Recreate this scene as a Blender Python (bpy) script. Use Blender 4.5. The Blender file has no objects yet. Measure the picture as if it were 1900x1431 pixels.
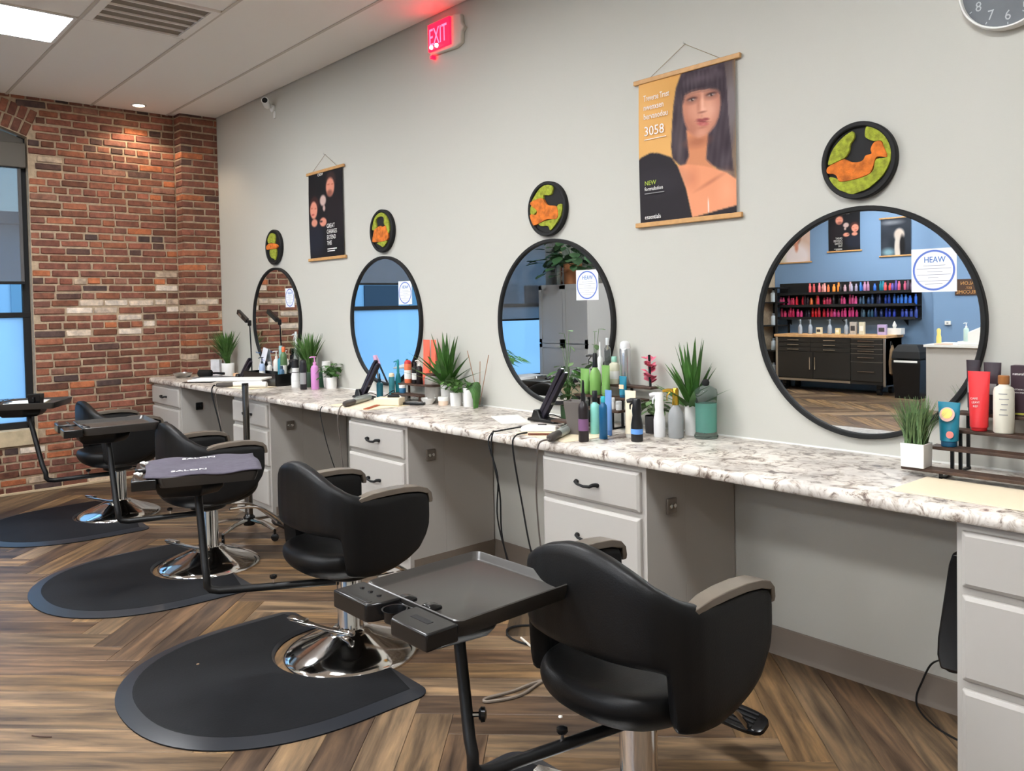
import bpy, bmesh, math, random
import numpy as np
from mathutils import Vector, Matrix
random.seed(7)
S = bpy.context.scene
COL = S.collection
R = math.radians
PI = math.pi
# ------------------------------------------------------------------ camera
cam = bpy.data.cameras.new('camera')
camo = bpy.data.objects.new('camera', cam); COL.objects.link(camo)
cr = (0.66298, 0.74839, -0.01920); cu = (-0.00923, 0.03382, 0.99939); cb = (0.74858, -0.66240, 0.02933)
camo.matrix_world = Matrix(((cr[0], cu[0], cb[0], 7.8792), (cr[1], cu[1], cb[1], -3.0992), (cr[2], cu[2], cb[2], 1.5), (0, 0, 0, 1)))
cam.sensor_fit = 'HORIZONTAL'; cam.sensor_width = 36; cam.lens = 28.904
cam.shift_x = -0.00411; cam.shift_y = -0.05489
cam.clip_start = 0.05; cam.clip_end = 200
S.camera = camo
# ------------------------------------------------------------------ exposure and world
S.view_settings.view_transform = 'Standard'
S.view_settings.look = 'None'
S.view_settings.gamma = 1.0
S.view_settings.use_curve_mapping = False
S.view_settings.exposure = 0.34
S.cycles.use_denoising = True
S.cycles.max_bounces = 10
S.cycles.transparent_max_bounces = 12
S.cycles.sample_clamp_indirect = 6.0
PANEL = 57.0         # strength of the ceiling panels
DOWN = 27.0          # watts of the downlight spot
W = bpy.data.worlds.new('dusk'); S.world = W; W.use_nodes = True
nt = W.node_tree; nt.nodes.clear()
wo = nt.nodes.new('ShaderNodeOutputWorld'); bg = nt.nodes.new('ShaderNodeBackground')
tc = nt.nodes.new('ShaderNodeTexCoord'); sx = nt.nodes.new('ShaderNodeSeparateXYZ'); rp = nt.nodes.new('ShaderNodeValToRGB')
nt.links.new(tc.outputs['Generated'], sx.inputs[0]); nt.links.new(sx.outputs['Z'], rp.inputs[0])
rp.color_ramp.elements[0].position = 0.0; rp.color_ramp.elements[0].color = (0.55, 0.85, 1.0, 1)
rp.color_ramp.elements[1].position = 0.7; rp.color_ramp.elements[1].color = (0.25, 0.55, 1.0, 1)
nt.links.new(rp.outputs[0], bg.inputs[0]); bg.inputs[1].default_value = 2.1
nt.links.new(bg.outputs[0], wo.inputs[0])

# ------------------------------------------------------------------ helpers
def s2l(c):
    return tuple(((x / 255) / 12.92 if x / 255 <= 0.04045 else ((x / 255 + 0.055) / 1.055) ** 2.4) for x in c)
MC = {}
def mat(name, rgb=(128, 128, 128), rough=0.5, metal=0.0, lin=False, noise=0.0, nscale=20, bump=0.0, bscale=80, trans=0.0, ior=1.45, emit=0.0, coat=0.0, alpha=1.0, spec=0.5):
    if name in MC: return MC[name]
    m = bpy.data.materials.new(name); m.use_nodes = True
    nt = m.node_tree; b = nt.nodes['Principled BSDF']
    c = rgb if lin else s2l(rgb)
    b.inputs['Base Color'].default_value = (*c, 1); b.inputs['Roughness'].default_value = rough
    b.inputs['Metallic'].default_value = metal; b.inputs['IOR'].default_value = ior
    b.inputs['Transmission Weight'].default_value = trans; b.inputs['Coat Weight'].default_value = coat
    b.inputs['Specular IOR Level'].default_value = spec
    b.inputs['Alpha'].default_value = alpha
    if emit:
        b.inputs['Emission Color'].default_value = (*c, 1); b.inputs['Emission Strength'].default_value = emit
    if noise or bump:
        t = nt.nodes.new('ShaderNodeTexCoord')
    if noise:
        n = nt.nodes.new('ShaderNodeTexNoise'); n.inputs['Scale'].default_value = nscale; n.inputs['Detail'].default_value = 5
        nt.links.new(t.outputs['Object'], n.inputs['Vector'])
        r = nt.nodes.new('ShaderNodeValToRGB')
        r.color_ramp.elements[0].position = 0.3; r.color_ramp.elements[1].position = 0.7
        r.color_ramp.elements[0].color = (*[max(0, x * (1 - noise)) for x in c], 1)
        r.color_ramp.elements[1].color = (*[min(1, x * (1 + noise)) for x in c], 1)
        nt.links.new(n.outputs['Fac'], r.inputs[0]); nt.links.new(r.outputs[0], b.inputs['Base Color'])
    if bump:
        n2 = nt.nodes.new('ShaderNodeTexNoise'); n2.inputs['Scale'].default_value = bscale; n2.inputs['Detail'].default_value = 4
        nt.links.new(t.outputs['Object'], n2.inputs['Vector'])
        bp = nt.nodes.new('ShaderNodeBump'); bp.inputs['Strength'].default_value = bump; bp.inputs['Distance'].default_value = 0.004
        nt.links.new(n2.outputs['Fac'], bp.inputs['Height']); nt.links.new(bp.outputs[0], b.inputs['Normal'])
    MC[name] = m
    return m

class MB:
    def __init__(s): s.v = []; s.f = []
    def add(s, vs, fs):
        o = len(s.v); s.v += [tuple(p) for p in vs]; s.f += [tuple(i + o for i in f) for f in fs]; return s
    def box(s, x0, x1, y0, y1, z0, z1, M=None):
        vs = [Vector(p) for p in ((x0, y0, z0), (x1, y0, z0), (x1, y1, z0), (x0, y1, z0), (x0, y0, z1), (x1, y0, z1), (x1, y1, z1), (x0, y1, z1))]
        if M is not None: vs = [M @ p for p in vs]
        return s.add(vs, [(0, 3, 2, 1), (4, 5, 6, 7), (0, 1, 5, 4), (1, 2, 6, 5), (2, 3, 7, 6), (3, 0, 4, 7)])
    def cbox(s, c, d, M=None):
        return s.box(c[0] - d[0] / 2, c[0] + d[0] / 2, c[1] - d[1] / 2, c[1] + d[1] / 2, c[2] - d[2] / 2, c[2] + d[2] / 2, M)
    def lathe(s, prof, c=(0, 0, 0), n=24, sx=1, sy=1, M=None, caps=True):
        vs = []; fs = []
        for r, z in prof:
            for i in range(n):
                a = 2 * PI * i / n
                p = Vector((c[0] + r * math.cos(a) * sx, c[1] + r * math.sin(a) * sy, c[2] + z))
                vs.append(M @ p if M is not None else p)
        for k in range(len(prof) - 1):
            for i in range(n):
                j = (i + 1) % n
                fs.append((k * n + i, k * n + j, (k + 1) * n + j, (k + 1) * n + i))
        if caps:
            fs.append(tuple(reversed(range(n)))); fs.append(tuple((len(prof) - 1) * n + i for i in range(n)))
        return s.add(vs, fs)
    def tube(s, pts, r, n=8, flat=1.0):
        pts = [Vector(p) for p in pts]; rs = r if isinstance(r, (list, tuple)) else [r] * len(pts)
        vs = []; fs = []; up = None
        for k, p in enumerate(pts):
            t = (pts[min(k + 1, len(pts) - 1)] - pts[max(k - 1, 0)]).normalized()
            if up is None:
                up = t.orthogonal().normalized()
                if abs(t.z) < .9: up = (Vector((0, 0, 1)) - t * t.z).normalized()
            else:
                up = (up - t * up.dot(t)); up = up.normalized() if up.length > 1e-6 else t.orthogonal().normalized()
            sd = t.cross(up)
            for i in range(n):
                a = 2 * PI * i / n
                vs.append(p + rs[k] * (math.cos(a) * up * flat + math.sin(a) * sd))
        for k in range(len(pts) - 1):
            for i in range(n):
                j = (i + 1) % n
                fs.append((k * n + i, k * n + j, (k + 1) * n + j, (k + 1) * n + i))
        fs.append(tuple(reversed(range(n)))); fs.append(tuple((len(pts) - 1) * n + i for i in range(n)))
        return s.add(vs, fs)
    def prism(s, poly, a, b, plane='xy'):
        n = len(poly)
        def P(p, h):
            return {'xy': (p[0], p[1], h), 'xz': (p[0], h, p[1]), 'yz': (h, p[0], p[1])}[plane]
        vs = [P(p, a) for p in poly] + [P(p, b) for p in poly]
        fs = [tuple(range(n)), tuple(range(2 * n - 1, n - 1, -1))] + [(i, i + n, (i + 1) % n + n, (i + 1) % n) for i in range(n)]
        return s.add(vs, fs)
    def rings(s, rings, caps=True):
        n = len(rings[0]); vs = [p for r in rings for p in r]; fs = []
        for k in range(len(rings) - 1):
            for i in range(n):
                j = (i + 1) % n
                fs.append((k * n + i, k * n + j, (k + 1) * n + j, (k + 1) * n + i))
        if caps:
            fs.append(tuple(reversed(range(n)))); fs.append(tuple((len(rings) - 1) * n + i for i in range(n)))
        return s.add(vs, fs)
    def mesh(s, name, m=None, smooth=40):
        me = bpy.data.meshes.new(name); me.from_pydata(s.v, [], s.f)
        bm = bmesh.new(); bm.from_mesh(me); bmesh.ops.recalc_face_normals(bm, faces=bm.faces); bm.to_mesh(me); bm.free()
        if smooth:
            me.polygons.foreach_set('use_smooth', [True] * len(me.polygons)); me.set_sharp_from_angle(angle=R(smooth))
        if m: me.materials.append(m)
        return me
    def build(s, name, m, parent=None, smooth=40, bevel=0, sub=0, seg=2):
        o = bpy.data.objects.new(name, s.mesh(name, m, smooth)); COL.objects.link(o)
        if parent: o.parent = parent
        if bevel:
            b = o.modifiers.new('b', 'BEVEL'); b.width = bevel; b.segments = seg; b.limit_method = 'ANGLE'; b.angle_limit = R(35)
        if sub:
            d = o.modifiers.new('s', 'SUBSURF'); d.levels = sub; d.render_levels = sub
        return o
def catmull(pts, k=6):
    pts = [np.array(p, float) for p in pts]; out = []
    for i in range(len(pts) - 1):
        p0 = pts[max(i - 1, 0)]; p1 = pts[i]; p2 = pts[i + 1]; p3 = pts[min(i + 2, len(pts) - 1)]
        for j in range(k):
            t = j / k
            out.append(tuple(.5 * ((2 * p1) + (-p0 + p2) * t + (2 * p0 - 5 * p1 + 4 * p2 - p3) * t * t + (-p0 + 3 * p1 - 3 * p2 + p3) * t ** 3)))
    out.append(tuple(pts[-1])); return out
def tag(o, label=None, cat=None, group=None, kind=None):
    if label: o['label'] = label
    if cat: o['category'] = cat
    if group: o['group'] = group
    if kind: o['kind'] = kind
    return o
def thing(name, label, cat, loc=(0, 0, 0), rz=0, group=None):
    o = bpy.data.objects.new(name, None); COL.objects.link(o); o.empty_display_size = .05
    o.location = loc; o.rotation_euler = (0, 0, rz)
    return tag(o, label, cat, group)
def struct(o): o['kind'] = 'structure'; return o
def kids(o): return [c for c in bpy.data.objects if c.parent == o]
def copy_tree(o, parent=None):
    c = o.copy(); COL.objects.link(c)
    if parent: c.parent = parent
    for ch in kids(o): copy_tree(ch, c)
    return c
def text(body, size, loc, m, parent=None, rot=(PI / 2, 0, 0), name='lettering', align='LEFT', ext=.0004, sx=1.0):
    c = bpy.data.curves.new(name, 'FONT'); c.body = body; c.size = size; c.align_x = align; c.extrude = ext; c.resolution_u = 2
    c.materials.append(m)
    tmp = bpy.data.objects.new(name, c); me = bpy.data.meshes.new_from_object(tmp); bpy.data.objects.remove(tmp); bpy.data.curves.remove(c)
    me.materials.clear(); me.materials.append(m)
    o = bpy.data.objects.new(name, me); COL.objects.link(o); o.location = loc; o.rotation_euler = rot; o.scale = (sx, 1, 1)
    if parent: o.parent = parent
    return o

# ------------------------------------------------------------------ materials
H = 3.321; ZT = .9015
M_wall = mat('wall_paint', (192, 190, 181), .75, bump=.08, bscale=220)
M_blue = mat('blue_paint', (112, 138, 168), .75, bump=.05, bscale=220)
M_white = mat('white_paint', (232, 232, 228), .6)
M_ceil = mat('ceiling_board', (242, 238, 232), .9, bump=.25, bscale=300)
M_bar = mat('ceiling_bar', (200, 192, 182), .6)
M_mortar = mat('mortar', (176, 155, 130), .95, noise=.18, nscale=30, bump=.6, bscale=120)
M_stone = mat('sill_stone', (190, 172, 142), .9, noise=.15, nscale=14, bump=.3, bscale=60)
M_cab = mat('cabinet_paint', (182, 177, 170), .45)
M_base = mat('baseboard_vinyl', (126, 114, 102), .55)
M_blk = mat('black_metal', (18, 18, 19), .38, metal=.2)
M_blkp = mat('black_plastic', (17, 17, 18), .26)
M_blkm = mat('black_matte', (14, 14, 15), .7)
M_leather = mat('black_leather', (11, 11, 12), .46, spec=.4, bump=.12, bscale=260)
M_chrome = mat('chrome', (225, 222, 218), .09, metal=1)
M_steel = mat('brushed_steel', (190, 188, 184), .28, metal=1)
M_armcap = mat('arm_cap', (118, 108, 97), .3, metal=.25, noise=.12, nscale=9)
M_tray = mat('tray_plastic', (56, 53, 50), .3)
M_mat = mat('rubber_mat', (17, 18, 21), .65, spec=.25, noise=.25, nscale=7, bump=.15, bscale=150)
M_dwood = mat('riser_wood', (72, 52, 40), .5, noise=.35, nscale=25)
M_oak = mat('rail_wood', (196, 150, 96), .5, noise=.12, nscale=30)
M_wpl = mat('white_plastic', (238, 236, 230), .35)
M_cer = mat('white_ceramic', (240, 238, 234), .25)
M_cream = mat('cream_mat', (238, 222, 192), .6)
M_green = mat('leaf_green', (62, 104, 42), .5, noise=.4, nscale=12)
M_grass = mat('grass_green', (74, 112, 50), .55, noise=.35, nscale=30)
M_grass2 = mat('grass_grey', (104, 132, 86), .6, noise=.35, nscale=40)
M_soil = mat('soil', (40, 34, 26), .9)
M_grey = mat('grey_paint', (150, 150, 150), .5)
M_glass = mat('clear_glass', (240, 246, 246), .03, trans=1.0, ior=1.45)
M_text = mat('print_white', (235, 233, 228), .6)
M_textd = mat('print_dark', (60, 58, 60), .6)
M_mirror = mat('mirror_silver', (236, 240, 240), .0, metal=1)

def attr_mat(name, rough, kind):
    """colour = object colour x mesh attribute, broken up by noise"""
    m = bpy.data.materials.new(name); m.use_nodes = True; nt = m.node_tree; b = nt.nodes['Principled BSDF']; L = nt.links.new
    at = nt.nodes.new('ShaderNodeAttribute'); at.attribute_name = 'Col'
    oi = nt.nodes.new('ShaderNodeObjectInfo')
    mx = nt.nodes.new('ShaderNodeMix'); mx.data_type = 'RGBA'; mx.blend_type = 'MULTIPLY'; mx.inputs[0].default_value = 1
    L(at.outputs['Color'], mx.inputs[6]); L(oi.outputs['Color'], mx.inputs[7])
    b.inputs['Roughness'].default_value = rough
    tcn = nt.nodes.new('ShaderNodeTexCoord')
    if kind == 'brick':
        geo = nt.nodes.new('ShaderNodeNewGeometry')
        n = nt.nodes.new('ShaderNodeTexNoise'); n.inputs['Scale'].default_value = 16; n.inputs['Detail'].default_value = 6; n.inputs['Roughness'].default_value = .65
        L(geo.outputs['Position'], n.inputs['Vector'])
        r = nt.nodes.new('ShaderNodeValToRGB'); e = r.color_ramp.elements
        e[0].position = .28; e[0].color = (.42, .40, .42, 1); e[1].position = .72; e[1].color = (1.45, 1.4, 1.35, 1)
        L(n.outputs['Fac'], r.inputs[0])
        m2 = nt.nodes.new('ShaderNodeMix'); m2.data_type = 'RGBA'; m2.blend_type = 'MULTIPLY'; m2.inputs[0].default_value = .85
        L(mx.outputs[2], m2.inputs[6]); L(r.outputs[0], m2.inputs[7]); L(m2.outputs[2], b.inputs['Base Color'])
        n3 = nt.nodes.new('ShaderNodeTexNoise'); n3.inputs['Scale'].default_value = 90; n3.inputs['Detail'].default_value = 4
        L(geo.outputs['Position'], n3.inputs['Vector'])
        bp = nt.nodes.new('ShaderNodeBump'); bp.inputs['Strength'].default_value = .5; bp.inputs['Distance'].default_value = .004
        L(n3.outputs['Fac'], bp.inputs['Height']); L(bp.outputs[0], b.inputs['Normal'])
    else:
        uv = nt.nodes.new('ShaderNodeUVMap'); uv.uv_map = 'UV'
        rnd = nt.nodes.new('ShaderNodeMath'); rnd.operation = 'MULTIPLY'; rnd.inputs[1].default_value = 37.0
        L(oi.outputs['Random'], rnd.inputs[0])
        cmb = nt.nodes.new('ShaderNodeCombineXYZ'); L(rnd.outputs[0], cmb.inputs[0]); L(rnd.outputs[0], cmb.inputs[1])
        va = nt.nodes.new('ShaderNodeVectorMath'); va.operation = 'ADD'; L(uv.outputs[0], va.inputs[0]); L(cmb.outputs[0], va.inputs[1])
        mp = nt.nodes.new('ShaderNodeMapping'); mp.inputs['Scale'].default_value = (1.6, 16, 1); L(va.outputs[0], mp.inputs['Vector'])
        n = nt.nodes.new('ShaderNodeTexNoise'); n.inputs['Scale'].default_value = 1.3; n.inputs['Detail'].default_value = 6; n.inputs['Roughness'].default_value = .6; n.inputs['Distortion'].default_value = .35
        L(mp.outputs[0], n.inputs['Vector'])
        r = nt.nodes.new('ShaderNodeValToRGB'); e = r.color_ramp.elements
        e[0].position = .30; e[0].color = (.24, .21, .205, 1); e[1].position = .70; e[1].color = (2.0, 1.85, 1.62, 1)
        k = r.color_ramp.elements.new(.49); k.color = (.92, .89, .87, 1)
        L(n.outputs['Fac'], r.inputs[0])
        m2 = nt.nodes.new('ShaderNodeMix'); m2.data_type = 'RGBA'; m2.blend_type = 'MULTIPLY'; m2.inputs[0].default_value = 1
        L(mx.outputs[2], m2.inputs[6]); L(r.outputs[0], m2.inputs[7]); L(m2.outputs[2], b.inputs['Base Color'])
        bp = nt.nodes.new('ShaderNodeBump'); bp.inputs['Strength'].default_value = .12; bp.inputs['Distance'].default_value = .002
        L(n.outputs['Fac'], bp.inputs['Height']); L(bp.outputs[0], b.inputs['Normal'])
    return m
M_brick = attr_mat('brick', .9, 'brick')
M_plank = attr_mat('plank', .42, 'plank')
M_plank.node_tree.nodes['Principled BSDF'].inputs['Specular IOR Level'].default_value = .35
def setcol(me, cols):
    a = me.color_attributes.new('Col', 'FLOAT_COLOR', 'POINT')
    a.data.foreach_set('color', np.asarray(cols, np.float32).ravel())

# granite laminate
def granite():
    m = bpy.data.materials.new('granite'); m.use_nodes = True; nt = m.node_tree; b = nt.nodes['Principled BSDF']; L = nt.links.new
    t = nt.nodes.new('ShaderNodeTexCoord')
    n = nt.nodes.new('ShaderNodeTexNoise'); n.inputs['Scale'].default_value = 17; n.inputs['Detail'].default_value = 7; n.inputs['Roughness'].default_value = .68; n.inputs['Distortion'].default_value = 1.1
    L(t.outputs['Object'], n.inputs['Vector'])
    r = nt.nodes.new('ShaderNodeValToRGB'); e = r.color_ramp.elements
    e[0].position = .33; e[0].color = (*s2l((78, 60, 52)), 1); e[1].position = .60; e[1].color = (*s2l((240, 233, 222)), 1)
    for p, c in ((.40, (134, 118, 106)), (.45, (200, 188, 174)), (.52, (230, 222, 212))):
        k = e.new(p); k.color = (*s2l(c), 1)
    L(n.outputs['Fac'], r.inputs[0])
    n2 = nt.nodes.new('ShaderNodeTexNoise'); n2.inputs['Scale'].default_value = 6; n2.inputs['Detail'].default_value = 3
    L(t.outputs['Object'], n2.inputs['Vector'])
    r2 = nt.nodes.new('ShaderNodeValToRGB'); r2.color_ramp.elements[0].position = .35; r2.color_ramp.elements[1].position = .65
    r2.color_ramp.elements[0].color = (*s2l((206, 204, 204)), 1); r2.color_ramp.elements[1].color = (1, 1, 1, 1)
    L(n2.outputs['Fac'], r2.inputs[0])
    mx = nt.nodes.new('ShaderNodeMix'); mx.data_type = 'RGBA'; mx.blend_type = 'MULTIPLY'; mx.inputs[0].default_value = 1
    L(r.outputs[0], mx.inputs[6]); L(r2.outputs[0], mx.inputs[7]); L(mx.outputs[2], b.inputs['Base Color'])
    b.inputs['Roughness'].default_value = .28
    return m
M_gran = granite()
def see_through(name, rgb, t, rough=.8, translucent=False):
    m = bpy.data.materials.new(name); m.use_nodes = True; nt = m.node_tree; nt.nodes.clear()
    o = nt.nodes.new('ShaderNodeOutputMaterial'); a = nt.nodes.new('ShaderNodeBsdfTransparent')
    d = nt.nodes.new('ShaderNodeBsdfTranslucent' if translucent else 'ShaderNodeBsdfDiffuse'); d.inputs[0].default_value = (*s2l(rgb), 1)
    x = nt.nodes.new('ShaderNodeMixShader'); x.inputs[0].default_value = 1 - t
    nt.links.new(a.outputs[0], x.inputs[1]); nt.links.new(d.outputs[0], x.inputs[2]); nt.links.new(x.outputs[0], o.inputs[0])
    return m
M_screen = see_through('screen_fabric', (110, 108, 108), .38)
M_frost = see_through('frosted_film', (225, 236, 245), .28, translucent=True)
M_pane = mat('window_glass', (235, 245, 250), .0, trans=1.0, ior=1.02)

# ------------------------------------------------------------------ room shell
XB = 10.9; YB = -10.05
wr = struct(MB().box(-.3, XB, 0, .14, -.1, H + .1).build('wall_right', M_wall))
wl = struct(MB().box(0, XB, YB - .15, YB, -.1, H + .1).build('wall_left', M_blue))
struct(MB().box(2.74, XB, YB, YB + .12, 0, H).build('trim_3', M_blue))
wf = struct(MB().box(XB, XB + .15, YB - .15, .14, -.1, H + .1).build('wall_front', M_wall))
# brick end wall with two arched openings
WIN = [(-3.0, -1.55), (-4.72, -3.58)]
Z0, ZS = .535, 2.985
def arch(a, b):
    c = (a + b) / 2; h = (b - a) / 2; th = R(23); Rr = h / math.sin(th); zc = ZS - Rr * math.cos(th)
    return c, zc, Rr, th
wb = MB()
edges = [YB - .15]
for a, b in reversed(WIN): edges += [a, b]
edges += [.0]
for i in range(0, len(edges), 2): wb.box(-.3, -.007, edges[i], edges[i + 1], -.1, H + .1)
for a, b in WIN:
    wb.box(-.3, -.007, a, b, -.1, Z0 - .13)
    c, zc, Rr, th = arch(a, b)
    pts = [(c + Rr * math.sin(t), zc + Rr * math.cos(t)) for t in np.linspace(-th, th, 17)]
    wb.prism(pts + [(b, H + .1), (a, H + .1)], -.3, -.007, 'yz')
wallb = struct(wb.build('wall_back', M_mortar, smooth=0))
# bricks
BR = [(136, 86, 70), (144, 92, 72), (128, 80, 66), (126, 80, 60), (116, 74, 57), (160, 100, 74), (186, 112, 74), (96, 70, 62), (84, 66, 62), (150, 106, 88), (154, 95, 76), (132, 88, 74)]
BWT = [5, 5, 5, 4, 4, 3, 2, 2, 1.2, 2, 3, 3]
PALE = [(222, 204, 184), (206, 184, 160), (230, 216, 200)]
def brickcol(y, z):
    d = abs(z - (1.56 - .06 * (y + 1)))
    pale = .42 if d < .10 else (.16 if d < .22 else .03)
    if z > 2.9: pale = 0
    c = random.choice(PALE) if random.random() < pale else random.choices(BR, BWT)[0]
    k = random.uniform(.74, 1.02)
    l = s2l(c); return tuple(min(1, x * k) for x in l)
def brick_mesh(i):
    rr = random.Random(i); m = MB(); n = 4
    # rounded, slightly irregular block: unit size, x is the proud face
    ys = [-.5, -.47, .47, .5]; zs = [-.5, -.42, .42, .5]
    vs = []; idx = {}
    for a, y in enumerate(ys):
        for b_, z in enumerate(zs):
            e = (a in (0, 3)) or (b_ in (0, 3)); co = (a in (0, 3)) and (b_ in (0, 3))
            j = lambda s: rr.uniform(-s, s)
            x = (-.5 if co else -.1 if e else .5) + j(.18)
            vs.append((x, y * (.97 if co else 1) + j(.012), z * (.94 if co else 1) + j(.035))); idx[a, b_] = len(vs) - 1
    fs = [(idx[a, b_], idx[a + 1, b_], idx[a + 1, b_ + 1], idx[a, b_ + 1]) for a in range(3) for b_ in range(3)]
    bi = len(vs)
    bd = [idx[0, 0], idx[1, 0], idx[2, 0], idx[3, 0], idx[3, 1], idx[3, 2], idx[3, 3], idx[2, 3], idx[1, 3], idx[0, 3], idx[0, 2], idx[0, 1]]
    for q in bd: vs.append((-1.2, vs[q][1], vs[q][2]))
    for k in range(12): fs.append((bd[k], bd[(k + 1) % 12], bi + (k + 1) % 12, bi + k))
    me = bpy.data.meshes.new('brick'); me.from_pydata(vs, [], fs)
    bm = bmesh.new(); bm.from_mesh(me); bmesh.ops.recalc_face_normals(bm, faces=bm.faces); bm.to_mesh(me); bm.free()
    me.materials.append(M_brick); me.polygons.foreach_set('use_smooth', [True] * len(fs)); me.set_sharp_from_angle(angle=R(50))
    setcol(me, [(1, 1, 1, 1)] * len(vs)); return me
BM = [brick_mesh(i) for i in range(7)]
CH = .0645
bricks = []   # (y centre, z centre, length, height, rot, x proud)
def free(y0, y1, z):
    iv = [(y0, y1)]
    for a, b in WIN:
        c, zc, Rr, th = arch(a, b)
        if z < Z0 - .14: continue
        if z < ZS: lo, hi = a, b
        else:
            q = (z - zc) / (Rr + .235)
            t = math.atan2((b - a) / 2, ZS - zc)
            hi_ = (z - zc) * math.tan(th) if (z - zc) < (Rr + .235) * math.cos(th) else (math.sqrt(max(0, (Rr + .235) ** 2 - (z - zc) ** 2)))
            if z - zc > Rr + .235: continue
            lo, hi = c - hi_, c + hi_
        out = []
        for p, q in iv:
            if hi <= p or lo >= q: out.append((p, q)); continue
            if lo > p: out.append((p, lo))
            if hi < q: out.append((hi, q))
        iv = out
    return iv
nz = int(H / CH)
for k in range(nz + 1):
    z = .018 + k * CH + CH / 2 - .01
    for p, q in free(-5.6, -.348, z):
        y = q - .006; first = True
        while y > p + .05:
            l = .2 * random.uniform(.92, 1.05)
            if k % 6 == 3 or random.random() < .16: l = .097
            if first and k % 2: l = .1 * random.uniform(.8, 1.2)
            first = False
            l = min(l, y - p - .004)
            if y - l - p < .05: l = y - p - .004
            bricks.append((y - l / 2, z + random.uniform(-.003, .003), l, .0505 * random.uniform(.92, 1.04), random.uniform(-.012, .012), random.uniform(-.004, .006)))
            y -= l + random.uniform(.011, .018)
for a, b in WIN:                                   # two rings of upright bricks over each opening
    c, zc, Rr, th = arch(a, b)
    for ring in range(2):
        rad = Rr + .06 + ring * .118; n = int(2 * th * rad / .07)
        for i in range(n):
            t = -th + (i + .5) * 2 * th / n
            bricks.append((c + rad * math.sin(t), zc + rad * math.cos(t), .107, .056, PI / 2 - t, .002))
def place_brick(b, parent, x=0.0, thick=.012):
    o = bpy.data.objects.new('brick', random.choice(BM)); COL.objects.link(o); o.parent = parent
    o.location = (x + b[5] - .004, b[0], b[1]); o.scale = (thick, b[2], b[3]); o.rotation_euler = (b[4], 0, 0)
    o.color = (*brickcol(b[0], b[1]), 1); return o
vis = [b for b in bricks if -1.9 < b[0] and not (b[1] < .84 and b[0] > -.62)]
vis.sort(key=lambda b: -b[2] * (1 if b[0] > -1.62 else .6))
near = set(id(b) for b in vis[:300])
def join_bricks(lst, name, parent, x=0.0):
    vs = []; fs = []; cs = []
    for b in lst:
        me = random.choice(BM); o = len(vs); ca, sa = math.cos(b[4]), math.sin(b[4]); col = brickcol(b[0], b[1])
        for v in me.vertices:
            yy, zz = v.co.y * b[2], v.co.z * b[3]
            vs.append((x + b[5] - .004 + v.co.x * .012, b[0] + ca * yy - sa * zz, b[1] + sa * yy + ca * zz)); cs.append((*col, 1))
        for p in me.polygons: fs.append(tuple(i + o for i in p.vertices))
    me = bpy.data.meshes.new(name); me.from_pydata(vs, [], fs); me.materials.append(M_brick); setcol(me, cs)
    me.polygons.foreach_set('use_smooth', [True] * len(fs)); me.set_sharp_from_angle(angle=R(50))
    o = bpy.data.objects.new(name, me); COL.objects.link(o); o.parent = parent; o['kind'] = 'stuff'; return o
for b in bricks:
    if id(b) in near: place_brick(b, wallb)
join_bricks([b for b in bricks if id(b) not in near], 'brickwork', wallb)
# pilaster beside the painted wall
pil = struct(MB().box(-.012, .148, -.340, 0, 0, H).build('trim_1', M_mortar, smooth=0))
for k in range(nz + 1):
    z = .018 + k * CH + CH / 2 - .01
    segs = [(-.346, -.142), (-.13, -.002)] if k % 2 else [(-.346, -.246), (-.234, -.036), (-.026, -.002)]
    for a, b in segs:
        zz = z + random.uniform(-.003, .003)
        o = place_brick(((a + b) / 2, zz, b - a, .0505, random.uniform(-.01, .01), random.uniform(-.003, .004)), pil, x=.154)
        if a == -.346:                              # header face on the return of the pilaster
            for xa, xb in ((.005, .152),):
                q = bpy.data.objects.new('brick', random.choice(BM)); COL.objects.link(q); q.parent = pil
                q.location = ((xa + xb) / 2, -.341, zz); q.scale = (.012, xb - xa, .0505); q.rotation_euler = (0, 0, -PI / 2); q.color = o.color
struct(MB().box(-.012, .014, -5.5, -.35, 0, .022).build('baseboard_back', mat('tan_strip', (206, 184, 152), .7), bevel=.004))

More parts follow.
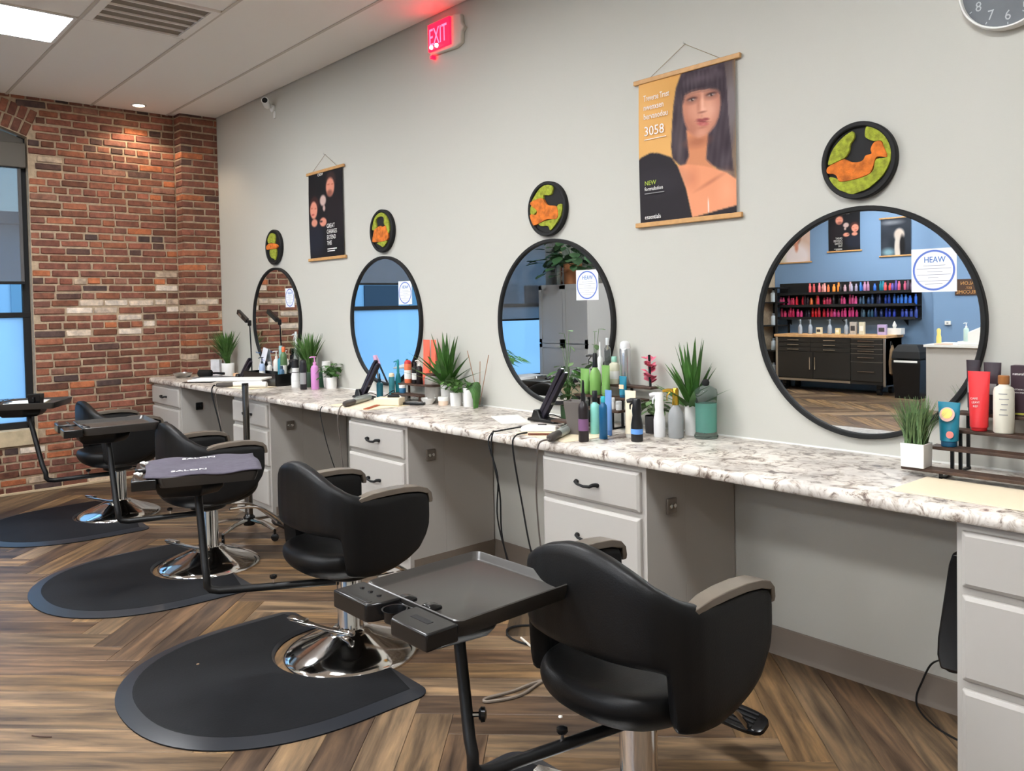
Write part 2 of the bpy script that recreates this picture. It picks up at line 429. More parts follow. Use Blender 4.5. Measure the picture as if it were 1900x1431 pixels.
# windows
def window(n, a, b, blind_to, label):
    c, zc, Rr, th = arch(a, b)
    root = bpy.data.objects.new('window_%d' % n, None); COL.objects.link(root); root['kind'] = 'structure'
    xf = -.11
    f = MB()
    f.box(xf - .05, xf, a, a + .055, Z0, ZS + .1); f.box(xf - .05, xf, b - .055, b, Z0, ZS + .1)
    f.box(xf - .05, xf, a, b, Z0, Z0 + .055); f.box(xf - .05, xf + .004, a, b, 1.475, 1.52)
    f.build('frame', M_blkm, root, smooth=0, bevel=.003)
    MB().box(xf - .03, xf - .024, a + .05, b - .05, Z0 + .05, 1.48).build('frosted_pane', M_frost, root, smooth=0)
    MB().box(xf - .03, xf - .024, a + .05, b - .05, 1.515, ZS + .13).build('pane', M_pane, root, smooth=0)
    MB().box(xf - .02, .016, a, b, Z0 - .13, Z0).build('sill', M_stone, root, bevel=.004)
    t = thing('roller_blind', label, 'blind', (-.05, (a + b) / 2, ZS - .02))
    w = (b - a) / 2 - .012
    MB().box(-.045, .035, -w, w, -.235, -.03).build('cassette', mat('cassette_grey', (92, 86, 78), .6), t, bevel=.006)
    va = [(-w, -.235), (w, -.235)] + [(c + (Rr - .012) * math.sin(q) - (a + b) / 2, zc + (Rr - .012) * math.cos(q) - ZS + .02) for q in np.linspace(th * .985, -th * .985, 15)]
    MB().prism(va, -.052, -.044, 'yz').build('valance', mat('cassette_grey', (92, 86, 78), .6), t)
    MB().box(-.003, .0, -w + .02, w - .035, blind_to - ZS + .02, -.2).build('screen', M_screen, t, smooth=0)
    MB().box(-.010, .008, -w + .02, w - .035, blind_to - ZS, blind_to - ZS + .024).build('hem_bar', M_blkm, t, bevel=.003)
window(1, *WIN[0], 1.775, 'grey screen roller blind pulled half down over the window at the photo edge')
window(2, *WIN[1], 1.32, 'dark roller blind pulled low in the window seen only in the mirrors')
# outside
struct(MB().box(-40, -.3, -45, 30, -.3, -.12).build('ground', mat('pavement', (176, 180, 184), .9)))
bl = thing('building', 'pale office building across the street seen through the window', 'building', (-12, -2, -.12))
MB().box(-6, 0, -16, 14, 0, 3.6).build('facade', mat('facade_pale', (168, 186, 200), .8), bl, smooth=0)
for i, y in enumerate(range(-14, 14, 3)):
    MB().box(-.02, .05, y, y + 1.1, 0, 2.25).build('door', mat('door_dark', (44, 52, 66), .4), bl, smooth=0)
    MB().box(-.02, .04, y + 1.4, y + 2.6, 1.0, 2.3).build('window', mat('shop_glass', (112, 142, 160), .2), bl, smooth=0)
MB().box(-6, .3, -16, 14, 3.5, 3.75).build('cornice', mat('cornice', (120, 130, 140), .8), bl, smooth=0)

# ceiling
ceil = struct(MB().box(-.3, XB, YB, .0, H + .012, H + .12).build('ceiling', M_ceil, smooth=0))
YG = [0, -.41] + [-1.05 - .64 * i for i in range(15)]
XG = [0, 2.285, 4.57, 6.855, 9.14, XB]
LX = [1.975, 4.545, 7.115]; LY = [-2.012, -4.572, -7.132, -9.052]
lights = [(x, y) for y in LY for x in LX]
bars = MB()
for y in YG[1:]:
    if y > YB: bars.box(0, XB, y - .010, y + .010, H - .003, H + .014)
for x in XG[1:-1]: bars.box(x - .010, x + .010, YB, -1.05, H - .0028, H + .014)
tile_cache = {}
for j in range(len(YG) - 1):
    y1, y0 = YG[j], max(YG[j + 1], YB)
    if y0 >= y1: continue
    cuts = []; XS = XG if j > 1 else [0, XB]
    for lx, ly in lights:
        if y0 < ly < y1: cuts.append((lx - .31, lx + .31))
    if y0 < -1.37 < y1: cuts.append((2.285, 2.925))
    for i in range(len(XS) - 1):
        seg = [(XS[i], XS[i + 1])]
        for a, b in cuts:
            ns = []
            for p, q in seg:
                if b <= p or a >= q: ns.append((p, q)); continue
                if a > p + .02: ns.append((p, a))
                if b < q - .02: ns.append((b, q))
            seg = ns
        for p, q in seg:
            key = (round(q - p, 3), round(y1 - y0, 3))
            if key not in tile_cache:
                w, d = (q - p) / 2 - .009, (y1 - y0) / 2 - .009
                tile_cache[key] = MB().box(-w, w, -d, d, .002, .014).mesh('ceiling_tile', M_ceil, 0)
            o = bpy.data.objects.new('ceiling_tile', tile_cache[key]); COL.objects.link(o); o.parent = ceil; o.location = ((p + q) / 2, (y0 + y1) / 2, H)
bars.build('ceiling_grid', M_bar, ceil, smooth=0)
M_diff = mat('panel_diffuser', (246, 249, 252), .5, emit=PANEL)
lp0 = None
for i, (x, y) in enumerate(lights):
    if lp0 is None:
        t = lp0 = thing('ceiling_light', 'square white panel light in the ceiling at the top left corner', 'ceiling light', (x, y, H - .006))
        fr = MB()
        for s in (-1, 1): fr.box(-.3, .3, s * .3 - .012, s * .3 + .012, 0, .016); fr.box(s * .3 - .012, s * .3 + .012, -.3, .3, 0, .016)
        fr.build('frame', M_white, t, smooth=0)
        MB().box(-.289, .289, -.289, .289, .003, .012).build('diffuser', M_diff, t, smooth=0)
    else:
        t = copy_tree(lp0); t.location = (x, y, H - .006)
        tag(t, 'ceiling panel light out of frame, %s row from the mirrors, %s' % (('first', 'second', 'third', 'last')[i // 3], ('brick end', 'middle', 'far end')[i % 3]), 'ceiling light', 'panel lights farther back in the ceiling')
# air vent
v = thing('air_vent', 'slotted grey air return vent in the ceiling', 'vent', (2.605, -1.37, H))
f = MB(); f.box(-.31, .31, -.31, -.26, -.008, .01); f.box(-.31, .31, .26, .31, -.008, .01); f.box(-.31, -.285, -.26, .26, -.008, .01); f.box(.285, .31, -.26, .26, -.008, .01)
f.build('frame', M_ceil, v, smooth=0)
MB().box(-.29, .29, -.262, .262, .004, .011).build('backing', mat('vent_mesh', (128, 118, 106), .8, bump=.4, bscale=400), v, smooth=0)
for i in range(1, 5): MB().box(-.285 + .114 * i - .006, -.285 + .114 * i + .006, -.262, .262, -.007, .006).build('slat', M_ceil, v, smooth=0)
# downlight
d = thing('downlight', 'small round recessed downlight above the brick wall', 'downlight', (.255, -.73, H))
MB().lathe([(.062, .004), (.066, -.006), (.05, -.007), (.046, .004)], n=28, caps=False).build('rim', M_white, d)
MB().lathe([(.047, -.001), (.047, .006)], n=28).build('lens', mat('downlight_lens', (255, 236, 205), .5, emit=22), d)
sp = bpy.data.lights.new('downlight_beam', 'SPOT'); sp.energy = DOWN; sp.color = (1, .80, .58); sp.spot_size = R(124); sp.spot_blend = .45; sp.shadow_soft_size = .05
so = bpy.data.objects.new('downlight_beam', sp); COL.objects.link(so); so.location = (.255, -.73, H - .012); so['kind'] = 'helper'

# ------------------------------------------------------------------ floor: herringbone planks at 45 degrees to the walls
fl = struct(MB().box(-.02, XB, YB, 0, -.12, -.004).build('floor', mat('floor_gap', (28, 22, 18), .9), smooth=0))
PW, PN = .1425, 7; PL = PW * PN
q2 = math.sqrt(.5)
ax, ay = 3.86, -2.12
o1 = (ax + ay) * q2; o2 = (-ax + ay) * q2
def world(e1, e2): return ((o1 + e1 - (o2 + e2)) * q2, (o1 + e1 + o2 + e2) * q2)
planks = []
for k in range(-16, 17):
    for i in range(-90, 91):
        for kind in (0, 1):
            b1, b2 = i * PW + k * PL, -i * PW + k * PL
            c = (b1 - PL / 2, b2 + PW / 2) if kind == 0 else (b1 + PW / 2, b2 + PL / 2)
            x, y = world(*c)
            if -.5 < x < XB + .4 and YB - .4 < y < .5: planks.append((x, y, kind))
TONES = [(126, 106, 86), (98, 80, 66), (136, 111, 84), (80, 66, 56), (112, 94, 76), (134, 114, 94), (104, 84, 68), (124, 100, 74), (90, 74, 63)]
def tone(): 
    k = random.uniform(.58, .92); q = s2l(random.choice(TONES)); return (q[0] * k, q[1] * k * .97, q[2] * k * .88)
def plank_mesh():
    h, w = PL / 2 - .0006, PW / 2 - .0006; c = .0015
    vs = [(-h, -w, -.004), (h, -w, -.004), (h, w, -.004), (-h, w, -.004), (-h, -w, -c), (h, -w, -c), (h, w, -c), (-h, w, -c), (-h + c, -w + c, 0), (h - c, -w + c, 0), (h - c, w - c, 0), (-h + c, w - c, 0)]
    fs = [(8, 9, 10, 11)] + [(a, (a + 1) % 4, 4 + (a + 1) % 4, 4 + a) for a in range(4)] + [(4 + a, 4 + (a + 1) % 4, 8 + (a + 1) % 4, 8 + a) for a in range(4)]
    return vs, fs
pv, pf = plank_mesh()
pm = bpy.data.meshes.new('plank'); pm.from_pydata(pv, [], pf); pm.materials.append(M_plank); setcol(pm, [(1, 1, 1, 1)] * len(pv))
uvl = pm.uv_layers.new(name='UV')
for lp in pm.loops: uvl.data[lp.index].uv = (pv[lp.vertex_index][0], pv[lp.vertex_index][1])
cx, cy = 7.88, -3.1
fwd = (-.7486, .6624)
def inview(p):
    dx, dy = p[0] - cx, p[1] - cy; w = dx * fwd[0] + dy * fwd[1]; s = dx * .663 + dy * .748
    return w > .8 and abs(s) / w < .95 and p[1] < .4 and p[0] > -.4
def margin(p): return 0
vis = sorted([p for p in planks if inview(p)], key=lambda p: (p[0] - cx) ** 2 + (p[1] - cy) ** 2)
nearp = set(vis[:300])
fv = []; ff = []; fc = []; fu = []
for p in planks:
    if p in nearp:
        o = bpy.data.objects.new('plank', pm); COL.objects.link(o); o.parent = fl; o.location = (p[0], p[1], 0); o.rotation_euler = (0, 0, R(45) if p[2] == 0 else R(135)); o.color = (*tone(), 1)
    else:
        a = R(45) if p[2] == 0 else R(135); ca, sa = math.cos(a), math.sin(a); off = len(fv); t = tone(); ru = random.uniform(0, 40)
        for q in pv: fv.append((p[0] + ca * q[0] - sa * q[1], p[1] + sa * q[0] + ca * q[1], q[2])); fc.append((*t, 1)); fu.append((q[0] + ru, q[1] + ru))
        for q in pf: ff.append(tuple(i + off for i in q))
me = bpy.data.meshes.new('planking'); me.from_pydata(fv, [], ff); me.materials.append(M_plank); setcol(me, fc)
uvl = me.uv_layers.new(name='UV')
lv = np.empty(len(me.loops), np.int32); me.loops.foreach_get('vertex_index', lv)
uvl.data.foreach_set('uv', np.array(fu, np.float32)[lv].ravel())
o = bpy.data.objects.new('planking', me); COL.objects.link(o); o.parent = fl; o['kind'] = 'stuff'

# ------------------------------------------------------------------ counter run
U = [(.025, .731), (1.843, 2.455), (3.552, 4.155), (5.233, 5.813), (6.955, 7.56), (8.64, 9.24)]
ct = thing('countertop', 'speckled granite-look countertop running along the painted wall', 'countertop', (0, 0, 0))
prof = [(-.002, ZT - .04), (-.002, ZT), (-.625, ZT), (-.637, ZT - .004), (-.643, ZT - .012), (-.644, ZT - .034), (-.640, ZT - .04)]
m = MB()
xs = [.02] + [.168] + [2, 4, 6, 8, XB - .02]
m.prism([(p[0] if p[0] < -.3 else -.35, p[1]) for p in prof], .018, .168, 'yz')
m.prism(prof, .168, XB - .01, 'yz')
m.build('slab', M_gran, ct, smooth=50)
MB().box(.16, XB - .01, -.006, -.001, ZT, ZT + .006).build('caulk_line', M_white, ct, smooth=0)
ULAB = ['light grey drawer cabinet against the brick pilaster at the far end of the counter', 'light grey drawer cabinet behind the rolling tray stand', 'light grey drawer cabinet below the orange containers and white plant pots', 'light grey drawer cabinet below the flat iron and green bottles', 'light grey drawer cabinet at the right edge of the photo', 'light grey drawer cabinet outside the photo beyond the right edge']
handle_pts = [(-.058, .0, -.004), (-.056, -.012, .002), (-.05, -.024, .002), (-.035, -.027, -.006), (0, -.028, -.011), (.035, -.027, -.008), (.05, -.024, .0), (.056, -.012, .0), (.058, .0, -.004)]
for k, (a, b) in enumerate(U):
    t = thing('drawer_cabinet', ULAB[k], 'cabinet', ((a + b) / 2, -.61, 0), 0, 'drawer cabinets under the counter')
    w = (b - a) / 2
    bd = MB(); bd.box(-w, w, .004, .25, .10, ZT - .041)
    if k == 0: bd.box(-.18, w, .25, .60, .0, ZT - .041)
    else: bd.box(-w, w, .25, .602, .0, ZT - .041)
    bd.box(-w, w, .004, .25, 0.0, .101)
    bd.build('body', M_cab, t, smooth=0, bevel=.0015)
    for s in (-1, 1):
        if k == 0 and s < 0: continue
        MB().box(s * w - (.0 if s > 0 else .004), s * w + (.004 if s > 0 else 0), .03, .60, 0, .117).build('skirting', M_base, t, smooth=0)
    # drawers
    dw = w - .022
    dr0 = -w + .006 if k < 4 else -w + .018
    for z0, z1 in ((.674, .834), (.405, .650), (.125, .378)):
        dd = MB()
        dd.add([(dr0, .004, z0), (dw, .004, z0), (dw, .004, z1), (dr0, .004, z1), (dr0, -.010, z0), (dw, -.010, z0), (dw, -.010, z1), (dr0, -.010, z1), (dr0 + .012, -.017, z0 + .012), (dw - .012, -.017, z0 + .012), (dw - .012, -.017, z1 - .012), (dr0 + .012, -.017, z1 - .012)],
               [(0, 4, 5, 1), (1, 5, 6, 2), (2, 6, 7, 3), (3, 7, 4, 0), (4, 8, 9, 5), (5, 9, 10, 6), (6, 10, 11, 7), (7, 11, 8, 4), (8, 11, 10, 9), (0, 1, 2, 3)])
        o = dd.build('drawer', M_cab, t, smooth=0, bevel=.0025)
        h = MB(); zc = (z0 + z1) / 2 + (.0 if z1 - z0 < .2 else .0)
        cxh = (dr0 + dw) / 2 if k < 4 else .0
        h.tube([(cxh + p[0], p[1] - .017, zc + p[2]) for p in handle_pts], [.009, .008, .0065, .006, .006, .007, .008, .0085, .010], 8)
        h.build('handle', M_blkm, o)
# skirting along the wall inside the knee spaces
for i, (p, q) in enumerate([(.735, 1.839), (2.459, 3.548), (4.159, 5.229), (5.817, 6.951), (7.564, 8.636)]):
    m = MB(); m.prism([(0, 0), (-.017, .0), (-.012, .012), (-.008, .02), (-.007, .113), (-.004, .117), (0, .117)], p, q, 'yz')
    o = struct(m.build('baseboard_right', M_base, smooth=30))
# outlets on the cabinet sides
for i, (x, lab) in enumerate([(.731, 'dark outlet box on the side of the far cabinet by the brick wall'), (2.455, 'small chrome outlet on the cabinet side behind the rolling tray stand'), (4.155, 'small chrome outlet on the cabinet side under the white plant pots'), (5.813, 'small chrome outlet on the cabinet side nearest the front chair')]):
    t = thing('outlet', lab, 'outlet', (x + .0012, -.46, .680), 0, 'outlets on the cabinet sides')
    MB().box(0, .012, -.030, .030, -.032, .032).build('plate', mat('outlet_plate', (138, 128, 118), .35, metal=.5) if i else M_blkp, t, bevel=.004)
    for s in (-1, 1):
        MB().lathe([(.010, 0), (.010, .004), (.008, .006)], n=16, M=Matrix.Translation((.011, s * .012, 0)) @ Matrix.Rotation(PI / 2, 4, 'Y')).build('socket', M_chrome if i else M_blkm, t)
t = thing('outlet', 'white outlet plate on the wall behind the hanging cords', 'outlet', (5.02, -.0005, .42), 0, 'outlets on the cabinet sides')
MB().box(-.035, .035, -.006, 0, -.057, .057).build('plate', M_wpl, t, bevel=.002)
for s in (-1, 1): MB().box(-.015, .015, -.009, -.005, s * .025 - .016, s * .025 + .016).build('socket', M_white, t, bevel=.002)

# ------------------------------------------------------------------ salon chairs
def shell_mesh():
    half = [(.262, .225, .672, .565), (.268, .205, .690, .500), (.270, .17, .698, .450), (.271, .12, .702, .420), (.271, .05, .704, .395), (.270, -.03, .704, .382), (.266, -.085, .712, .385), (.256, -.125, .726, .392), (.243, -.150, .740, .400), (.236, -.160, .748, .545), (.21, -.187, .768, .556), (.17, -.206, .794, .557), (.11, -.221, .822, .557), (.05, -.227, .838, .557), (0, -.228, .842, .557)]
    pts = half + [(-p[0], p[1], p[2], p[3]) for p in reversed(half[:-1])]
    out = []
    for i in range(len(pts) - 1):
        a, b = np.array(pts[i]), np.array(pts[i + 1]); n = 3 if abs(a[3] - b[3]) < .1 else 2
        for j in range(n): out.append(a + (b - a) * j / n)
    out.append(np.array(pts[-1]))
    xy = np.array([o[:2] for o in out])
    rings = []; N = len(out)
    for i, o in enumerate(out):
        t = xy[min(i + 1, N - 1)] - xy[max(i - 1, 0)]; t /= np.linalg.norm(t); n = np.array([t[1], -t[0]])   # outward
        if n @ (xy[i] - np.array([0, .05])) < 0: n = -n
        h = .030; e = .013; tz, bz = o[2], o[3]
        if i in (0, N - 1): h *= .55
        P = lambda d, z: (xy[i][0] + n[0] * d, xy[i][1] + n[1] * d, z)
        flare = .012 * max(0, (.7 - o[3])) 
        rings.append([P(h, bz + e), P(h, (bz + tz) / 2), P(h, tz - e), P(h - e, tz), P(-h + e, tz), P(-h, tz - e), P(-h, (bz + tz) / 2), P(-h, bz + e), P(-h + e, bz), P(h - e, bz)])
    return MB().rings(rings)
def seat_mesh():
    rings = []
    for z, s in ((.335, .30), (.343, .55), (.36, .78), (.385, .91), (.41, .975), (.432, 1.0), (.452, .992), (.466, .965), (.474, .91), (.473, .75), (.464, .45), (.46, .12)):
        r = []
        for i in range(40):
            a = 2 * PI * i / 40; c, q = math.cos(a), math.sin(a); n = 2.7
            k = (abs(c) ** n + abs(q) ** n) ** (-1 / n)
            r.append((.242 * s * k * c, .005 + .272 * s * k * q, z + (.004 * (-q) if q < 0 else 0) * s))
        rings.append(r)
    return MB().rings(rings)
def armcap_mesh(s):
    st = [(-.120, .703, .012, .010), (-.10, .711, .020, .013), (-.05, .722, .025, .016), (.02, .727, .028, .018), (.10, .727, .029, .018), (.17, .720, .029, .018), (.215, .706, .028, .018), (.238, .684, .027, .014), (.246, .655, .024, .010), (.247, .640, .02, .006)]
    rings = []
    for k, (y, z, w, h) in enumerate(st):
        x = .268; 
        if k >= 7: rings.append([(s * (x - w), y, z), (s * (x - w), y - .018, z), (s * (x + w), y - .018, z), (s * (x + w), y, z)])
        else: rings.append([(s * (x - w), y, z), (s * (x - w), y, z - h - .006), (s * (x + w), y, z - h - .006), (s * (x + w), y, z)])
    return MB().rings(rings)
UPZ = .028
def make_chair():
    t = thing('salon_chair', '', 'chair')
    shell_mesh().build('backrest', M_leather, t, smooth=60, sub=1).location.z = UPZ
    seat_mesh().build('seat', M_leather, t, smooth=80, sub=1).location.z = UPZ
    for s in (-1, 1): tag(armcap_mesh(s).build('armrest', M_armcap, t, smooth=60, bevel=.006, seg=3), 'grey-brown curved armrest cap').location.z = UPZ
    MB().lathe([(.085, .338), (.10, .345), (.10, .372)], n=28).build('seat_plate', M_blk, t)
    MB().lathe([(.066, .10), (.060, .115), (.054, .13), (.054, .325), (.050, .335), (.045, .338), (.045, .35)], n=36).build('column', M_chrome, t, smooth=30)
    MB().lathe([(.285, 0), (.287, .008), (.283, .016), (.27, .026), (.24, .042), (.20, .058), (.15, .078), (.105, .098), (.082, .108), (.075, .116)], n=56).build('base', M_chrome, t, smooth=50)
    lev = MB()
    M1 = Matrix.Translation((0, 0, 0))
    pts = catmull([(.10, -.05, .125), (.0, -.085, .12), (-.14, -.115, .115), (-.26, -.15, .115)], 5)
    rings = []
    for i, p in enumerate(pts):
        w = .011 if i < 10 else .016
        rings.append([(p[0] + .3 * w, p[1] - w, p[2] - .006), (p[0] - .3 * w, p[1] + w, p[2] - .006), (p[0] - .3 * w, p[1] + w, p[2] + .006), (p[0] + .3 * w, p[1] - w, p[2] + .006)])
    lo = lev.rings(rings).build('pump_lever', M_chrome, t, bevel=.003)
    MB().lathe([(.012, -.01), (.014, 0), (.012, .01)], (.10, -.05, .128), 14).build('pivot', M_chrome, lo)
    MB().cbox((0, 0, 0), (.10, .036, .012), Matrix.Translation((-.22, -.138, .125)) @ Matrix.Rotation(R(20), 4, 'Z')).build('pedal', M_chrome, lo, bevel=.004)
    # foot rest in front of the seat
    Mf = Matrix.Translation((-.03, .49, .155)) @ Matrix.Rotation(R(24), 4, 'X')
    pad = []
    for z, s in ((-.012, .9), (-.008, 1), (.006, 1), (.010, .93)):
        r = []
        for i in range(32):
            a = 2 * PI * i / 32; c, q = math.cos(a), math.sin(a); k = (abs(c) ** 4 + abs(q) ** 4) ** -.25
            r.append(Mf @ Vector((.135 * s * k * c, .043 * s * k * q, z)))
        pad.append(r)
    fo = MB().rings(pad).build('footrest', M_blkp, t, smooth=40)
    rb = MB()
    for i in range(4): rb.cbox((0, -.024 + .016 * i, .012), (.20, .007, .005), Mf)
    rb.build('rib', M_blkm, fo, bevel=.001)
    br = MB()
    for s in (-1, 1): br.tube(catmull([(s * .07, .10, .325), (s * .07, .26, .31), (s * .068, .37, .24), (s * .06, .46, .15)], 4), .009, 8)
    br.build('bracket', M_chrome, fo)
    return t
CH_POS = [(1.35, -1.30, 0), (3.05, -1.28, 0), (4.73, -1.31, 0), (6.37, -1.33, 0)]
CLAB = ['black salon chair farthest away, beside the brick wall', 'black salon chair behind the tray draped with a grey towel', 'black salon chair on a chrome base fully in view, third from the brick wall', 'black salon chair nearest the camera, beside the empty grey-brown tray']
ch0 = make_chair()
for i, (x, y, rz) in enumerate(CH_POS):
    c = ch0 if i == 3 else copy_tree(ch0)
    c.location = (x, y, 0); c.rotation_euler = (0, 0, rz); tag(c, CLAB[i], 'chair', 'black salon chairs at the mirrors')

# ------------------------------------------------------------------ mats
def mat_mesh():
    # local origin at the chair base, flat edge towards the mirrors
    out = []
    hw = .605; ycut = .035; r0 = .302
    cr_ = .07
    out = [(-hw + cr_ + cr_ * math.cos(R(90 + 15 * i)), ycut - cr_ + cr_ * math.sin(R(90 + 15 * i)), 0) for i in range(7)] + [(-hw, -.25, 0)]
    for i in range(1, 36):
        a = PI + PI * i / 36; c, s = math.cos(a), math.sin(a); n = 2.25; k = (abs(c) ** n + abs(s) ** n) ** (-1 / n)
        out.append((hw * k * c, -.25 + .67 * k * s, 0))
    out += [(hw, -.25, 0)] + [(hw - cr_ + cr_ * math.cos(R(15 * i)), ycut - cr_ + cr_ * math.sin(R(15 * i)), 0) for i in range(7)]
    a0 = math.asin(ycut / r0)
    for i in range(0, 33):
        a = a0 - (PI + 2 * a0) * i / 32
        out.append((r0 * math.cos(a), r0 * math.sin(a), 1))
    n = len(out); P = np.array([o[:2] for o in out]); fl_ = [o[2] for o in out]
    def inset(d0, d1):
        res = []
        for i in range(n):
            a, b, c = P[i - 1], P[i], P[(i + 1) % n]
            t = (c - a); t /= np.linalg.norm(t) + 1e-9; nn = np.array([-t[1], t[0]])      # inward for ccw
            d = d1 if fl_[i] else d0
            res.append(b + nn * d)
        return res
    area = sum(P[i][0] * P[(i + 1) % n][1] - P[(i + 1) % n][0] * P[i][1] for i in range(n))
    sg = 1 if area > 0 else -1
    rings = []
    for z, d0, d1 in ((0, 0, 0), (.005, 0, 0), (.017, .062, .012), (.0175, .07, .016)):
        rings.append([(p[0], p[1], z) for p in inset(sg * d0, sg * d1)])
    return MB().rings(rings, caps=False), rings[-1]
mb, top = mat_mesh()
mb.add(top, [tuple(range(len(top)))])
mme = mb.mesh('floor_mat', M_mat, 35); mme.materials.append(mat('mat_border_sheen', (38, 40, 45), .36))  # smoother border, its colour lightened to paint in window light reflected on the bevel
for p in mme.polygons:
    zs_ = [mme.vertices[i].co.z for i in p.vertices]
    if max(zs_) < .0172 and min(zs_) >= .0049: p.material_index = 1
MLAB = ['black rubber floor mat under the farthest chair, cut off by the photo edge', 'black rubber floor mat under the second chair from the brick wall', 'large black rubber floor mat in the left foreground', 'black rubber floor mat under the nearest chair, only its corner in the photo']
for i, (x, y) in enumerate([(1.36, -1.30), (3.05, -1.29), (4.685, -1.31), (6.42, -1.33)]):
    o = bpy.data.objects.new('floor_mat', mme); COL.objects.link(o); o.location = (x, y, 0.0005); tag(o, MLAB[i], 'mat', 'anti-fatigue floor mats')
MB().lathe([(.006, 0), (.006, .0015)], (4.42, -1.86, .018), 10).build('paint_speck', mat('tan_speck', (170, 140, 110), .8)); tag(bpy.data.objects['paint_speck'], 'tiny tan speck on the large black floor mat in front', 'speck')

# ------------------------------------------------------------------ swivelling trays
def tray_plate():
    """outer end at -y holds bowls and tools"""
    m = MB()
    def rr(w, d, r, y0=0):
        p = []
        for (sx_, sy_, a0) in ((1, 1, 0), (-1, 1, 90), (-1, -1, 180), (1, -1, 270)):
            for i in range(5):
                a = R(a0 + i * 22.5); p.append((sx_ * (w - r) + r * math.cos(a), y0 + sy_ * (d - r) + r * math.sin(a)))
        return p
    y0 = .045; w, d = .203, .197
    rg = []
    for z, k in ((-.022, -.012), (.006, -.002), (.020, .0), (.022, -.003), (.020, -.006), (.005, -.016), (.001, -.022)):
        rg.append([(p[0], p[1], z) for p in rr(w + k, d + k, .022, y0)])
    m.rings(rg)
    return m
def make_tray():
    t = thing('service_tray', '', 'tray')
    o = tray_plate().build('tray', M_tray, t, smooth=40)
    # tool holder strip along the outer end
    hb = MB()
    hb.prism([(-.205, -.246), (-.050, -.246), (-.038, -.232), (-.030, -.20), (-.028, -.152), (-.205, -.152)], -.024, .0225)
    hb.prism([(.062, -.246), (.205, -.246), (.205, -.152), (.040, -.152), (.040, -.20), (.050, -.232)], -.024, .0185)
    hb.box(-.03, .042, -.162, -.152, -.022, .012)
    h = hb.build('tool_holder', mat('holder_gloss', (26, 25, 25), .2), t, bevel=.007, seg=3)
    for x0, x1, y0_ in ((-.060, -.022, -.118), (.034, .070, -.108)):
        MB().rings([[(x0, y0_ - .03, z0_), (x1, y0_ - .03, z0_), (x1, y0_ + .012, z0_), (x0, y0_ + .012, z0_)] for z0_ in (.002, .012)] + [[(x0 + .006, y0_ - .026, .019), (x1 - .006, y0_ - .026, .019), (x1 - .006, y0_ - .008, .019), (x0 + .006, y0_ - .008, .019)]]).build('lip', mat('holder_gloss', (26, 25, 25), .2), h, bevel=.003)
    MB().box(-.19, -.055, -.236, -.222, .0220, .0232).build('edge_trim', M_blkp, h, bevel=.001)
    MB().box(.085, .155, -.205, -.188, .0178, .0192).build('slot', M_blkm, h)
    lb = MB()
    for i in range(3): lb.lathe([(.007, 0), (.006, .003), (.003, .004)], (-.16 + .04 * i, -.185, .0222), 12)
    lb.build('stud', M_blkp, h)
    cup = MB(); cup.lathe([(.026, -.02), (.030, .008), (.033, .010), (.029, .009), (.024, -.014)], (.006, -.196, .004), 24, caps=False); cup.build('bowl_ring', M_blkp, h)
    MB().rings([[(x * k, -.03 + (y + .03) * k, z) for x, y in ((-.10, -.16), (.11, -.16), (.14, .02), (.07, .11), (-.07, .11), (-.13, .02))] for z, k in ((-.085, .8), (-.06, .96), (-.04, 1), (-.012, 1))]).build('bracket', M_blk, t, bevel=.005)
    return t
TR = [(1.16, -1.84, .862, R(-30)), (2.76, -1.74, .848, R(-6)), (4.31, -1.80, .808, R(-20)), (6.155, -1.805, .742, R(1))]
BEND = [(1.30, -1.765, .325), (2.90, -1.735, .325), (4.43, -1.815, .33), (6.272, -1.85, .33)]
TLAB = ['swivel tray on a bent black arm holding a black cup, in front of the window', 'black swivel tray with light glinting on its left end, in front of the farthest chair', 'swivel tray on a black arm covered by a grey towel', 'grey-brown swivel tray with tool slots, large in the foreground']
tr0 = make_tray()
M_pipe = mat('black_pipe', (13, 13, 14), .42)
